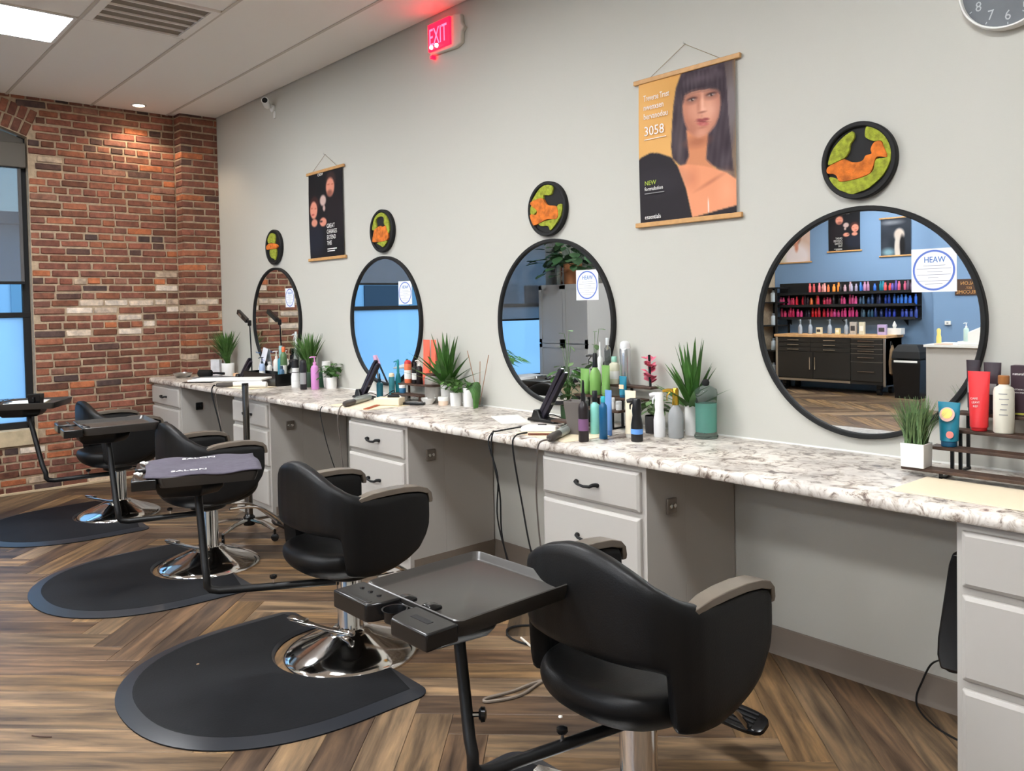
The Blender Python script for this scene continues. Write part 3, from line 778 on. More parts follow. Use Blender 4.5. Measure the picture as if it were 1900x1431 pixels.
for i in range(4):
    t = tr0 if i == 3 else copy_tree(tr0)
    tx, ty, tz, rz = TR[i]; t.location = (tx, ty, tz); t.rotation_euler = (0, 0, rz); tag(t, TLAB[i], 'tray', 'swivel trays clamped to the chairs')
    Mi = (Matrix.Translation((tx, ty, tz)) @ Matrix.Rotation(rz, 4, 'Z')).inverted()
    bx, by, bz = BEND[i]; hx, hy, _ = CH_POS[i]
    dv = Vector((hx - bx, hy - by, 0)).normalized()
    arm = [(hx - dv.x * .056, hy - dv.y * .056, bz - .012)] + [(bx + dv.x * s, by + dv.y * s, bz - .012) for s in (.3, .15, .05)] + [(bx + dv.x * .015, by + dv.y * .015, bz - .005), (bx, by, bz + .012), (bx, by, bz + .045)]
    up = Vector((tx - bx, ty - by, tz - .04 - bz))
    arm += [tuple(Vector((bx, by, bz)) + up * s) for s in (.2, .6, 1.0)]
    MB().tube([Mi @ Vector(p) for p in arm], .0165, 10).build('arm', M_pipe, t)
    k = MB(); kp = Vector((bx + dv.x * .27, by + dv.y * .27, bz + .004))
    k.lathe([(.005, 0), (.005, .02)], tuple(Mi @ kp), 8); ko = k.build('thumb_screw', M_chrome, t)
    MB().lathe([(.012, .018), (.016, .024), (.015, .032), (.006, .036)], tuple(Mi @ kp), 12).build('knob', M_blkp, ko)
    if i == 3:
        s2 = Vector((bx, by, bz)) + up * .34; sd = Vector((.66, .75, 0))
        MB().tube([Mi @ (s2 + sd * .014), Mi @ (s2 + sd * .032)], .007, 8).build('thumb_screw', M_chrome, t)
        MB().tube([Mi @ (s2 + sd * .03), Mi @ (s2 + sd * .036), Mi @ (s2 + sd * .046), Mi @ (s2 + sd * .05)], [.012, .019, .018, .008], 14).build('knob', M_blkp, t)
# towel on the third tray
tw = MB(); nx, ny = 22, 18
for j in range(ny + 1):
    for i in range(nx + 1):
        x = -.205 + .41 * i / nx; y = -.20 + .45 * j / ny
        z = .026 + .004 * math.sin(5 * y * 6 + x * 9) + .003 * math.sin(23 * x + 4 * y)
        if abs(x) > .19: z -= .15 * (abs(x) - .19) 
        tw.v.append((x + .006 * math.sin(9 * y), y + .006 * math.sin(12 * x), z))
for j in range(ny):
    for i in range(nx): a = j * (nx + 1) + i; tw.f.append((a, a + 1, a + nx + 2, a + nx + 1))
t = thing('towel', 'grey-mauve towel with white lettering lying on a swivel tray', 'towel', (TR[2][0], TR[2][1], TR[2][2]), TR[2][3])
o = tw.build('cloth', mat('towel_cloth', (84, 79, 90), .95, noise=.12, nscale=30, bump=.5, bscale=500), t, smooth=80); sd = o.modifiers.new('t', 'SOLIDIFY'); sd.thickness = .005; sd.offset = 1
text('SALON', .04, (.17, -.10, .0375), M_text, t, rot=(0, 0, R(90)), sx=1.1)
text('SALON', .04, (-.12, -.06, .0365), M_text, t, rot=(0, 0, R(90)), sx=1.1)
for nm, px, py, lab in (('hair_clip', -.135, -.215, 'white hair clip lying at the left end of the towel tray'), ('hair_clip', .12, -.225, 'small white clip on the near corner of the towel tray')):
    M_ = Matrix.Translation((TR[2][0], TR[2][1], TR[2][2])) @ Matrix.Rotation(TR[2][3], 4, 'Z')
    p = M_ @ Vector((px, py, .024)); t = thing(nm, lab, 'hair clip', tuple(p), TR[2][3] + .4)
    MB().tube([(-.035, 0, .004), (0, 0, .010), (.03, 0, .007)], [.004, .007, .005], 8).build('jaw', M_wpl, t)
    MB().tube([(.02, 0, .012), (.045, 0, .016)], [.004, .005], 8).build('lever', M_wpl, t)
M_ = Matrix.Translation(TR[0][:3]) @ Matrix.Rotation(TR[0][3], 4, 'Z')
p = M_ @ Vector((.12, .10, .004)); t = thing('cup', 'black square cup standing on the tray by the window', 'cup', tuple(p), TR[0][3])
MB().rings([[(-a, -a, z), (a, -a, z), (a, a, z), (-a, a, z)] for a, z in ((.036, 0), (.042, .075), (.038, .075), (.034, .004))]).build('body', M_blkp, t, smooth=0, bevel=.003)
MB().box(.042, .058, -.006, .006, .02, .055).build('handle', M_blkp, t, bevel=.003)
p = M_ @ Vector((-.03, -.02, .003)); t = thing('paper_sheets', 'pale folded papers lying on the tray by the window', 'paper', tuple(p), TR[0][3] + .15)
for i in range(3): MB().box(-.11, .11, -.14 + .01 * i, .14, .001 + .003 * i, .0035 + .003 * i).build('sheet', M_wpl if i else M_cream, t)

# ------------------------------------------------------------------ rolling tray stand
rs = thing('tray_stand', 'rolling tool stand with a chrome pole and white tray by the counter', 'tray stand', (2.60, -.84, 0))
hub = MB().lathe([(.035, .07), (.038, .075), (.038, .125), (.03, .13), (.02, .16)], n=20).build('hub', M_blkp, rs)
for i in range(5):
    a = R(i * 72 + 12); e = Vector((math.cos(a) * .27, math.sin(a) * .27, .075)); s0 = Vector((math.cos(a) * .03, math.sin(a) * .03, .105))
    lg = MB().tube([s0, (s0 + e) / 2 + Vector((0, 0, .012)), e], [.017, .015, .012], 8, flat=.8).build('leg', M_chrome, rs)
    cs = MB(); cs.tube([e, (e.x, e.y, .045)], .009, 8)
    cs.lathe([(.020, -.009), (.025, -.006), (.025, .006), (.020, .009)], n=16, M=Matrix.Translation((e.x, e.y, .0255)) @ Matrix.Rotation(a + .6, 4, 'Z') @ Matrix.Rotation(PI / 2, 4, 'X')); cs.build('caster', M_blkp, lg)
M_pole = mat('pole_chrome', (120, 116, 112), .2, metal=1)
px, py = -.115, .045   # the pole leans slightly
MB().tube([(0, 0, .1), (0, 0, .60)], .026, 14).build('lower_pole', M_pole, rs)
MB().tube([(0, 0, .55), (px * .4, py * .4, 1.005)], .021, 14).build('upper_pole', M_pole, rs)
MB().lathe([(.030, .50), (.042, .51), (.042, .565), (.03, .58)], n=14).build('collar', M_blkp, rs)
kb = MB(); kb.tube([(-.03, -.01, .54), (-.075, -.03, .535)], .008, 8); kb.lathe([(.006, -.03), (.018, -.02), (.018, .02), (.006, .03)], (-.085, -.034, .53), 12); kb.build('knob', M_blkp, rs)
tg = MB(); c_ = (-.37, .06, 1.012)
Mt = Matrix.Translation(c_) @ Matrix.Rotation(R(46), 4, 'Z')
tg.box(-.27, .25, -.11, .11, 0, .012, Mt); tg.build('tray', M_wpl, rs, bevel=.004)
MB().prism([(-.31, -.10), (-.10, -.11), (-.10, .11), (-.31, .10)], 0, .004).build('x', M_blkp).name = 'x'
x = bpy.data.objects['x']; x.name = 'tray_mat'; x.parent = rs; x.matrix_local = Matrix.Translation((c_[0], c_[1], c_[2] - .008)) @ Matrix.Rotation(R(46), 4, 'Z')
MB().tube([(px * .4, py * .4, .97), (px * .4, py * .4, 1.012)], .022, 12).build('socket', M_blkp, rs)

# ------------------------------------------------------------------ wall: mirrors, moss discs, posters, exit sign, camera, clock
MX = [1.336, 3.020, 4.688, 6.391]; MZ = [1.409, 1.409, 1.406, 1.407]
MLAB = ['round black-framed mirror farthest along the wall, reflecting brick', 'round black-framed mirror second from the brick wall, filled with blue window light', 'round black-framed mirror third from the brick wall, reflecting a grey cabinet', 'largest-looking round black-framed mirror, reflecting the blue wall with shelves']
def make_mirror():
    t = thing('round_mirror', '', 'mirror')
    pr = [(.427, .0), (.427, -.021), (.431, -.025), (.443, -.025), (.447, -.021), (.447, 0)]
    MB().lathe([(r, -z) for r, z in pr], n=96, M=Matrix.Rotation(PI / 2, 4, 'X'), caps=False).build('frame', M_blkm, t, smooth=40)
    MB().lathe([(.428, .004), (.428, .012)], n=96, M=Matrix.Rotation(PI / 2, 4, 'X')).build('glass', M_mirror, t, smooth=30)
    return t
m0 = make_mirror()
M_card = mat('card_white', (238, 240, 246), .5); M_ring = mat('card_blue', (96, 122, 200), .5); M_logo = mat('logo_blue', (46, 110, 180), .5)
for i in range(4):
    t = m0 if i == 3 else copy_tree(m0); t.location = (MX[i], -.001, MZ[i]); tag(t, MLAB[i], 'mirror', 'round mirrors above the counter')
    s = thing('mirror_card', ['white card with a blue ring on the farthest mirror', 'white card with a blue ring on the second mirror from the brick wall', 'white card with a blue ring on the third mirror from the brick wall', 'white card with a blue ring on the mirror nearest the camera'][i], 'card', (MX[i] + (.27 if i == 3 else .262), -.0132, 1.597), 0, 'cards stuck on the mirrors')
    MB().box(-.078, .078, -.0012, 0, -.078, .078).build('sheet', M_card, s, bevel=.0004)
    MB().lathe([(.066, .0013), (.066, .0018), (.073, .0018), (.073, .0013)], n=48, M=Matrix.Rotation(PI / 2, 4, 'X'), caps=False).build('ring', M_ring, s)
    text('HEAW', .03, (-.034, -.0015, .028), M_logo, s, sx=.85)
    ln = MB()
    for k, (a, b) in enumerate(((-.036, .040), (-.06, .060), (-.022, .03), (-.058, .058), (-.02, .016), (-.055, .055), (-.03, .03))): ln.box(a, b, -.0016, -.001, .016 - .011 * k, .0175 - .011 * k)
    ln.build('print_line', mat('print_grey', (150, 152, 160), .6), s, smooth=0)
# moss discs
def sm(poly, k=3):
    n = len(poly); out = []
    for i in range(n):
        p0, p1, p2, p3 = [np.array(poly[(i + j) % n], float) for j in (-1, 0, 1, 2)]
        for j in range(k):
            u = j / k; out.append(tuple(.5 * ((2 * p1) + (-p0 + p2) * u + (2 * p0 - 5 * p1 + 4 * p2 - p3) * u * u + (-p0 + 3 * p1 - 3 * p2 + p3) * u ** 3)))
    return out
DISC = [
 dict(c=(750, 610), r=(255, 520), g=[[(560, 400), (590, 270), (640, 200), (720, 190), (800, 240), (820, 320), (800, 500), (700, 470), (600, 480)], [(640, 680), (840, 680), (840, 870), (800, 1000), (760, 960), (650, 880)]], o=[[(530, 560), (600, 500), (700, 490), (820, 520), (900, 590), (840, 670), (640, 660), (540, 660)]]),
 dict(c=(815, 570), r=(268, 470), g=[[(600, 500), (640, 320), (700, 220), (800, 165), (880, 200), (950, 300), (990, 430), (1000, 560), (960, 650), (930, 500), (880, 430), (880, 300), (830, 255), (740, 260), (690, 330), (710, 440), (700, 500), (640, 530)], [(700, 830), (800, 800), (940, 800), (890, 890), (840, 930), (800, 900), (760, 870)]], o=[[(720, 490), (800, 455), (850, 490), (920, 470), (950, 560), (970, 640), (940, 790), (640, 800), (610, 740), (640, 600), (660, 530)]]),
 dict(c=(345, 212), r=(108, 162), g=[[(275, 130), (310, 85), (350, 70), (383, 90), (370, 135), (330, 130), (325, 155), (260, 165)], [(250, 190), (270, 180), (290, 215), (265, 240), (250, 225)], [(300, 290), (360, 280), (410, 270), (405, 205), (432, 200), (425, 260), (395, 310), (365, 342), (350, 315), (310, 310)]], o=[[(255, 160), (320, 145), (350, 190), (405, 210), (405, 278), (350, 275), (300, 295), (255, 300), (250, 235), (285, 240), (290, 215), (262, 185)]]),
 dict(c=(655, 680), r=(478, 515), g=[[(600, 290), (610, 380), (560, 450), (545, 540), (490, 620), (400, 650), (270, 690), (280, 600), (330, 480), (440, 360), (540, 295)], [(760, 260), (800, 250), (880, 290), (960, 370), (1030, 440), (1060, 520), (1065, 650), (1050, 760), (980, 900), (880, 1000), (760, 1080), (640, 1110), (560, 1130), (500, 1090), (380, 1030), (310, 950), (280, 850), (400, 900), (430, 935), (640, 925), (780, 890), (850, 830), (880, 700), (1020, 690), (980, 560), (950, 470), (860, 460), (760, 400), (745, 340)]], o=[[(250, 740), (290, 700), (400, 660), (490, 640), (570, 690), (680, 705), (730, 680), (760, 630), (830, 620), (820, 560), (860, 480), (940, 470), (985, 560), (1020, 690), (900, 670), (860, 760), (830, 850), (780, 890), (640, 925), (430, 935), (380, 850), (330, 815), (260, 800)]]),
]
M_moss = mat('moss_green', (152, 160, 52), .95, noise=.35, nscale=55, bump=.9, bscale=220)
M_moss2 = mat('moss_orange', (206, 112, 40), .9, noise=.4, nscale=30, bump=.8, bscale=160)
DX = [1.340, 3.022, 4.668, 6.389]; DZ = [2.0275, 2.029, 2.016, 2.0275]
DLAB = ['small-looking round black wall disc with green and orange moss, farthest along the wall', 'round black wall disc with green moss ring and orange block, right of the couple poster', 'round black wall disc with orange moss band across green, left of the large portrait poster', 'largest-looking round black wall disc with green moss and an orange band, above the near mirror']
for i in range(4):
    t = thing('moss_disc', DLAB[i], 'wall art', (DX[i], -.001, DZ[i]), 0, 'round moss discs above the mirrors')
    MB().lathe([(.146, 0), (.147, .004), (.147, .024), (.143, .028), (.132, .028), (.128, .025), (.126, .014)], n=64, M=Matrix.Rotation(PI / 2, 4, 'X')).build('disc', M_blkm, t, smooth=35)
    D = DISC[i]
    f = lambda p: ((p[0] - D['c'][0]) / D['r'][0] * .147, -(p[1] - D['c'][1]) / D['r'][1] * .147)
    for key, mm, dep in (('g', M_moss, -.024), ('o', M_moss2, -.027)):
        for poly in D[key]:
            MB().prism([f(p) for p in sm(poly)], -.012, dep, 'xz').build('moss' if key == 'g' else 'orange_moss', mm, t, smooth=0, bevel=.002)

# posters: printed sheet as a fine coloured mesh
def ell(s, t, cx, cy, rx, ry, soft=.12, rot=0):
    dx, dy = s - cx, t - cy
    if rot: c, q = math.cos(rot), math.sin(rot); dx, dy = dx * c + dy * q, -dx * q + dy * c
    d = np.sqrt((dx / rx) ** 2 + (dy / ry) ** 2)
    return np.clip((1 + soft - d) / (2 * soft), 0, 1)
def pol(s, t, poly, soft=.006):
    # signed-ish coverage by point in polygon, softened by jittered samples
    acc = np.zeros_like(s)
    for jx, jy in ((-soft, 0), (soft, 0), (0, -soft), (0, soft), (0, 0)):
        x, y = s + jx, t + jy; ins = np.zeros(s.shape, bool); n = len(poly)
        for i in range(n):
            x1, y1 = poly[i]; x2, y2 = poly[(i + 1) % n]
            if y1 == y2: continue
            c = ((y1 > y) != (y2 > y)) & (x < (x2 - x1) * (y - y1) / (y2 - y1) + x1); ins ^= c
        acc += ins
    return acc / 5
def lay(img, mask, rgb):
    return img * (1 - mask[..., None]) + np.array(rgb, float) * mask[..., None]
def fbm(s, t, f, seed):
    rg = np.random.RandomState(seed); o = np.zeros_like(s)
    for k in range(5):
        a, b, p = rg.uniform(-f, f), rg.uniform(-f, f), rg.uniform(0, 6.3); o += np.sin(a * s + b * t + p) / 5
    return o
def art_portrait(s, t):
    A = lambda pts: [((x - 92) / 670, (y - (375 - 190 * (x - 92) / 670)) / (965 + 105 * (x - 92) / 670)) for x, y in pts]
    def Pt(x, y): return A([(x, y)])[0]
    img = np.ones(s.shape + (3,)) * np.array((218, 166, 98))
    img += (fbm(s, t, 9, 1) * 14)[..., None]
    img = lay(img, pol(s, t, [(.84, 0), (1, 0), (1, 1), (.8, 1)], .02), (88, 76, 74))
    img = lay(img, ell(s, t, .93, .64, .1, .09, .5), (128, 108, 90)); img = lay(img, ell(s, t, .96, .3, .06, .2, .5), (120, 110, 110))
    hair = A([(420, 262), (470, 225), (560, 200), (640, 195), (690, 205), (705, 330), (712, 480), (720, 640), (735, 800), (745, 960), (690, 950), (600, 920), (480, 915), (400, 930), (340, 880), (332, 800), (340, 640), (350, 520), (368, 400)])
    img = lay(img, pol(s, t, hair, .008), (70, 60, 66))
    img += (hairmask := pol(s, t, hair, .008))[..., None] * (fbm(s, t * .25, 150, 3) * 16)[..., None]
    img = lay(img, hairmask * ell(s, t, *Pt(560, 330), .14, .035, .6), (104, 88, 98)); img = lay(img, hairmask * ell(s, t, *Pt(395, 800), .03, .12, .8) * .6, (104, 92, 92))
    chest = A([(375, 930), (445, 915), (560, 925), (620, 940), (700, 965), (768, 1015), (775, 1190), (470, 1278), (430, 1080)])
    img = lay(img, pol(s, t, A([(438, 680), (585, 700), (570, 880), (640, 950), (760, 1020), (370, 940), (430, 915), (455, 860)]), .01), (206, 136, 98))
    img = lay(img, pol(s, t, chest), (226, 150, 112))
    img = lay(img, ell(s, t, *Pt(515, 760), .11, .035, .6) * .55, (150, 88, 66)); img = lay(img, ell(s, t, *Pt(600, 1030), .12, .012, .8, -.3) * .5, (168, 98, 74)); img = lay(img, ell(s, t, *Pt(700, 1080), .07, .09, .8) * .4, (240, 172, 136))
    img = lay(img, ell(s, t, *Pt(480, 1010), .05, .06, .8) * .45, (196, 118, 88)); img = lay(img, ell(s, t, *Pt(580, 1200), .006, .05, .4), (236, 220, 214))
    face = A([(412, 440), (470, 405), (560, 398), (650, 400), (668, 440), (665, 520), (655, 590), (632, 645), (598, 692), (560, 722), (520, 734), (484, 720), (452, 684), (428, 630), (414, 550)])
    fm = pol(s, t, face, .012)
    img = lay(img, fm, (208, 146, 120))
    for cx_, cy_, rx, ry, k, c_ in ((440, 600, .075, .13, .55, (164, 102, 80)), (470, 690, .08, .05, .5, (160, 100, 80)), (650, 560, .045, .16, .6, (160, 100, 84)), (600, 690, .06, .04, .4, (172, 110, 90)), (560, 545, .10, .06, .35, (230, 172, 148)), (610, 545, .06, .05, .5, (230, 174, 152)), (480, 545, .06, .04, .4, (222, 160, 136)), (545, 430, .16, .025, .5, (180, 122, 102)), (540, 700, .045, .022, .4, (226, 166, 142))):
        img = lay(img, fm * ell(s, t, *Pt(cx_, cy_), rx, ry, .85) * k, c_)
    for ex, ey, w_ in ((480, 476, 1), (609, 441, .95)):
        img = lay(img, ell(s, t, *Pt(ex, ey), .058, .024, .8, .0) * .75, (120, 78, 68)); img = lay(img, ell(s, t, *Pt(ex, ey - 4), .046, .010, .5), (74, 50, 48)); img = lay(img, ell(s, t, *Pt(ex, ey + 3), .034, .0062, .5) * .8, (196, 170, 160)); img = lay(img, ell(s, t, *Pt(ex + 2, ey + 1), .014, .0085, .4), (58, 42, 40)); img = lay(img, ell(s, t, *Pt(ex + 7, ey - 2), .005, .003, .5), (220, 210, 206))
    img = lay(img, ell(s, t, *Pt(522, 510), .016, .05, .9) * .55, (168, 106, 86)); img = lay(img, ell(s, t, *Pt(550, 500), .012, .06, .8) * .6, (238, 186, 162)); img = lay(img, ell(s, t, *Pt(556, 545), .022, .014, .7) * .6, (236, 182, 158)); img = lay(img, ell(s, t, *Pt(548, 560), .034, .006, .7) * .75, (130, 76, 64)); img = lay(img, ell(s, t, *Pt(545, 585), .012, .012, .8) * .35, (170, 112, 94))
    img = lay(img, ell(s, t, *Pt(536, 615), .04, .010, .45, .2), (150, 76, 76)); img = lay(img, ell(s, t, *Pt(570, 608), .034, .009, .45, .1), (150, 76, 76)); img = lay(img, ell(s, t, *Pt(550, 638), .055, .014, .4, .16), (182, 98, 94)); img = lay(img, ell(s, t, *Pt(550, 624), .062, .003, .6, .16) * .8, (110, 54, 56)); img = lay(img, ell(s, t, *Pt(556, 642), .02, .006, .7) * .5, (214, 138, 130)); img = lay(img, ell(s, t, *Pt(548, 664), .035, .007, .8) * .5, (156, 98, 80))
    bang = pol(s, t, A([(400, 520), (398, 380), (450, 290), (600, 270), (690, 330), (700, 500), (676, 470), (668, 425), (640, 408), (600, 400), (556, 408), (512, 416), (470, 428), (430, 450), (418, 500)]), .016)
    img = lay(img, bang, (62, 52, 58)); img += bang[..., None] * (fbm(s, t * .2, 170, 9) * 14)[..., None]; img = lay(img, bang * ell(s, t, *Pt(540, 330), .17, .03, .8) * .55, (106, 92, 100))
    img = lay(img, pol(s, t, A([(60, 925), (110, 880), (180, 845), (240, 845), (330, 870), (375, 930), (430, 1080), (470, 1278), (620, 1232), (790, 1182), (790, 1300), (60, 1400)])), (44, 40, 44))
    img = lay(img, ell(s, t, .22, .72, .2, .06, .9) * .35, (66, 62, 70))
    return img
def art_couple(s, t):
    x0 = 75; A = lambda x, y: ((x - (75 + 28 * ((y - 290) / 1020))) / 402, (y - (290 - 110 * (x - 75) / 402)) / (1020 + 50 * (x - 75) / 402))
    img = np.ones(s.shape + (3,)) * np.array((25, 24, 27)); sk = (212, 140, 118); sk2 = (176, 104, 84)
    img = lay(img, ell(s, t, *A(400, 760), .26, .26, .3), (34, 29, 32)); img = lay(img, ell(s, t, *A(170, 1060), .26, .18, .3), (32, 34, 44))
    img = lay(img, ell(s, t, *A(345, 360), .14, .11, .2), (58, 42, 40)); img = lay(img, ell(s, t, *A(340, 430), .12, .105, .15), sk); img = lay(img, ell(s, t, *A(335, 500), .08, .035, .4) * .7, (110, 66, 56)); img = lay(img, ell(s, t, *A(320, 400), .04, .008, .5), sk2); img = lay(img, ell(s, t, *A(365, 395), .03, .008, .5), sk2)
    img = lay(img, ell(s, t, *A(258, 590), .09, .062, .2), (196, 168, 160)); img = lay(img, ell(s, t, *A(272, 680), .035, .035, .3), (188, 160, 150))
    img = lay(img, ell(s, t, *A(155, 650), .14, .10, .15), (60, 36, 34)); img = lay(img, ell(s, t, *A(148, 710), .11, .10, .12), sk); img = lay(img, ell(s, t, *A(158, 860), .09, .045, .2), (206, 138, 116)); img = lay(img, ell(s, t, *A(140, 765), .04, .01, .5), (160, 74, 70)); img = lay(img, ell(s, t, *A(125, 690), .03, .007, .5), sk2); img = lay(img, ell(s, t, *A(170, 690), .03, .007, .5), sk2)
    img = lay(img, ell(s, t, *A(262, 845), .10, .05, .15), sk); img = lay(img, ell(s, t, *A(240, 840), .04, .012, .4), (60, 40, 40))
    return img
def art_white(s, t):
    img = np.ones(s.shape + (3,)) * np.array((206, 176, 160)); img = lay(img, ell(s, t, .75, .6, .3, .5, .6), (160, 168, 130)); img = lay(img, ell(s, t, .45, .85, .45, .35, .3), (232, 220, 220))
    img = lay(img, ell(s, t, .5, .3, .2, .24, .2), (120, 78, 60)); img = lay(img, ell(s, t, .48, .34, .13, .17, .2), (216, 150, 126)); return lay(img, ell(s, t, .45, .6, .06, .12, .4), (206, 140, 116))
def art_pale(s, t):
    img = np.ones(s.shape + (3,)) * np.array((34, 38, 46)); img = lay(img, ell(s, t, .6, .12, .3, .06, .6), (110, 112, 118)); img = lay(img, ell(s, t, .75, .9, .2, .1, .6), (110, 140, 150)); img += (fbm(s, t, 14, 5) * 14)[..., None]
    img = lay(img, ell(s, t, .38, .45, .17, .16, .2), (206, 190, 178)); img = lay(img, ell(s, t, .44, .8, .10, .34, .2), (206, 196, 186)); return lay(img, ell(s, t, .28, .75, .09, .28, .25), (16, 14, 16))
def print_mat():
    m = bpy.data.materials.new('poster_print'); m.use_nodes = True; nt = m.node_tree; a = nt.nodes.new('ShaderNodeAttribute'); a.attribute_name = 'Col'
    b = nt.nodes['Principled BSDF']; nt.links.new(a.outputs['Color'], b.inputs['Base Color']); b.inputs['Roughness'].default_value = .7; b.inputs['Specular IOR Level'].default_value = .2; return m
M_print = print_mat()
def sheet(art, w, h, nx, ny, parent, curl=.006):
    i, j = np.meshgrid(np.arange(nx + 1), np.arange(ny + 1)); s = i / nx; t = j / ny
    img = np.clip(art(s, t), 0, 255) / 255; lin = np.where(img <= .04045, img / 12.92, ((img + .055) / 1.055) ** 2.4)
    x = (s - .5) * w; z = -t * h; y = -curl * np.sin(PI * t) * (.6 + .4 * np.cos(3 * s))
    vs = np.stack([x, y, z], -1).reshape(-1, 3); n = nx + 1
    fs = [(a * n + b, a * n + b + 1, (a + 1) * n + b + 1, (a + 1) * n + b) for a in range(ny) for b in range(nx)]
    me = bpy.data.meshes.new('sheet'); me.from_pydata(vs.tolist(), [], fs); me.materials.append(M_print)
    c = np.ones((len(vs), 4)); c[:, :3] = lin.reshape(-1, 3); setcol(me, c)
    me.polygons.foreach_set('use_smooth', [True] * len(fs))
    o = bpy.data.objects.new('sheet', me); COL.objects.link(o); o.parent = parent; return o
def poster(x, z, w, h, art, label, nx, ny, loc_y=-.012, rz=0, string=.11, group=None):
    t = thing('wall_poster', label, 'poster', (x, loc_y, z), rz, group)
    sheet(art, w, h, nx, ny, t)
    for zz in (.0, -h): MB().box(-w / 2 - .028, w / 2 + .028, -.008, .008, zz - .011, zz + .011).build('rail', M_oak, t, bevel=.003)
    MB().tube([(-w * .36, -.003, .01), (0, .006, .01 + string), (w * .36, -.003, .01)], .0015, 6).build('hanging_string', mat('string', (150, 132, 104), .9), t)
    MB().tube([(0, .010, .012 + string), (0, -.006, .012 + string), (0, -.006, .02 + string)], .002, 6).build('nail', M_steel, t)
    return t
p1 = poster(5.577, 2.552, .535, .680, art_portrait, 'large hanging poster of a dark-haired woman with a fringe on golden background', 150, 190)
for k, ln in enumerate(('Treverse Trnst', 'nwenxsen', 'bervanodou')): text(ln, .040, (-.232, -.0105, -.098 - .043 * k), M_text, p1, sx=.62 if k == 0 else .74)
text('3058', .064, (-.232, -.0105, -.262), M_text, p1, sx=.95)
MB().box(-.23, -.10, -.0112, -.0105, -.281, -.278).build('print_line', M_text, p1, smooth=0)
text('NEW', .03, (-.232, -.0105, -.495), mat('print_lime', (170, 190, 70), .6), p1); text('formulation', .026, (-.232, -.0105, -.521), M_text, p1, sx=.9)
MB().box(-.232, -.115, -.0112, -.0105, -.536, -.533).build('print_line', M_grey, p1, smooth=0)
text('essentials', .03, (-.235, -.0085, -.655), M_text, p1, sx=.85)
def couple_text(p):
    text('CREW', .03, (-.10, -.0085, -.035), M_text, p, sx=1.0)
    for k, (ln, sx_) in enumerate((('GREAT', 1), ('CHANGES', .86), ('EXTEND', .9), ('THIS', .9))): text(ln, .046, (.025, -.0095, -.44 - .043 * k), M_text, p, sx=sx_ * .85)
    for k in range(2): MB().box(.03, .17 - .03 * k, -.0100, -.0092, -.602 - .016 * k, -.595 - .016 * k).build('print_line', M_text, p, smooth=0)
p2 = poster(2.232, 2.551, .52, .667, art_couple, 'hanging black poster of a couple in dark clothes between the two far mirrors', 84, 108); couple_text(p2)

# exit sign
t = thing('exit_sign', 'small glowing red EXIT sign high on the wall under the ceiling', 'sign', (3.80, -.001, 3.165))
MB().prism([(-.15, -.09), (.10, -.10), (.16, -.085), (.165, -.02), (.195, .0), (.165, .03), (.16, .085), (.10, .10), (-.15, .095)], -.03, 0, 'xz').build('housing', M_cream if False else mat('sign_housing', (206, 198, 186), .5), t, bevel=.006)
M_red = mat('exit_red', (255, 8, 34), .4, emit=5)
MB().box(-.150, .072, -.046, -.03, -.075, .092).build('face', M_red, t, bevel=.003)
text('EXIT', .150, (-.139, -.0465, -.043), mat('exit_letter', (255, 96, 134), .4, emit=2), t, sx=.60, ext=.001)
MB().cbox((-.137, -.02, -.105), (.02, .03, .02)).build('test_button', M_red, t, bevel=.002)
for x in (-.11, -.055): MB().lathe([(.014, 0), (.012, .012), (.005, .016)], n=14, M=Matrix.Translation((x, -.046, -.055)) @ Matrix.Rotation(PI / 2, 4, 'X')).build('lamp', mat('sign_lamp', (255, 245, 245), .4, emit=1.2), t)
# security camera
t = thing('security_camera', 'small white bullet camera in the corner under the ceiling', 'camera', (1.362, -.001, 3.185))
MB().lathe([(.032, 0), (.032, .012), (.022, .02)], n=20, M=Matrix.Rotation(PI / 2, 4, 'X')).build('mount', M_white, t)
MB().tube([(0, -.015, 0), (.01, -.05, .02)], .008, 8).build('arm', M_white, t)
Mc = Matrix.Translation((.03, -.075, .028)) @ Matrix.Rotation(R(-35), 4, 'Z') @ Matrix.Rotation(R(82), 4, 'Y')
MB().lathe([(.026, -.06), (.030, -.055), (.030, .055), (.028, .06)], n=20, M=Mc).build('body', M_white, t)
MB().lathe([(.022, .058), (.022, .063), (.012, .064)], n=18, M=Mc).build('lens', M_blkp, t)
MB().box(.02, .05, -.01, 0, -.09, -.03).build('cable_box', M_white, t, bevel=.003)
# clock
t = thing('wall_clock', 'round white-rimmed grey clock at the top right corner', 'clock', (6.905, -.001, 2.540))
MB().lathe([(.149, 0), (.151, .01), (.151, .034), (.148, .040), (.143, .040), (.141, .034), (.141, .02)], n=64, M=Matrix.Rotation(PI / 2, 4, 'X'), caps=False).build('rim', M_white, t)
MB().lathe([(.142, .012), (.142, .022)], n=64, M=Matrix.Rotation(PI / 2, 4, 'X')).build('face', mat('clock_grey', (112, 116, 120), .7, noise=.08, nscale=12), t, smooth=30)
M_chalk = mat('chalk', (186, 190, 192), .8)
for n in range(1, 13):
    a = R(90 - 30 * n); text(str(n), .047, (math.cos(a) * .104, -.0225, math.sin(a) * .104 - .016), M_chalk, t, align='CENTER', sx=.9, name='numeral')
    MB().box(-.0012, .0012, -.0232, -.022, .128, .136, Matrix.Rotation(R(30 * n), 4, 'Y')).build('tick', M_chalk, t, smooth=0)
for ang, l, w in ((-50, .06, .004), (100, .09, .003)):
    MB().box(-w / 2, w / 2, -.027, -.025, -.01, l, Matrix.Rotation(R(ang), 4, 'Y')).build('hand', M_white, t, smooth=0)

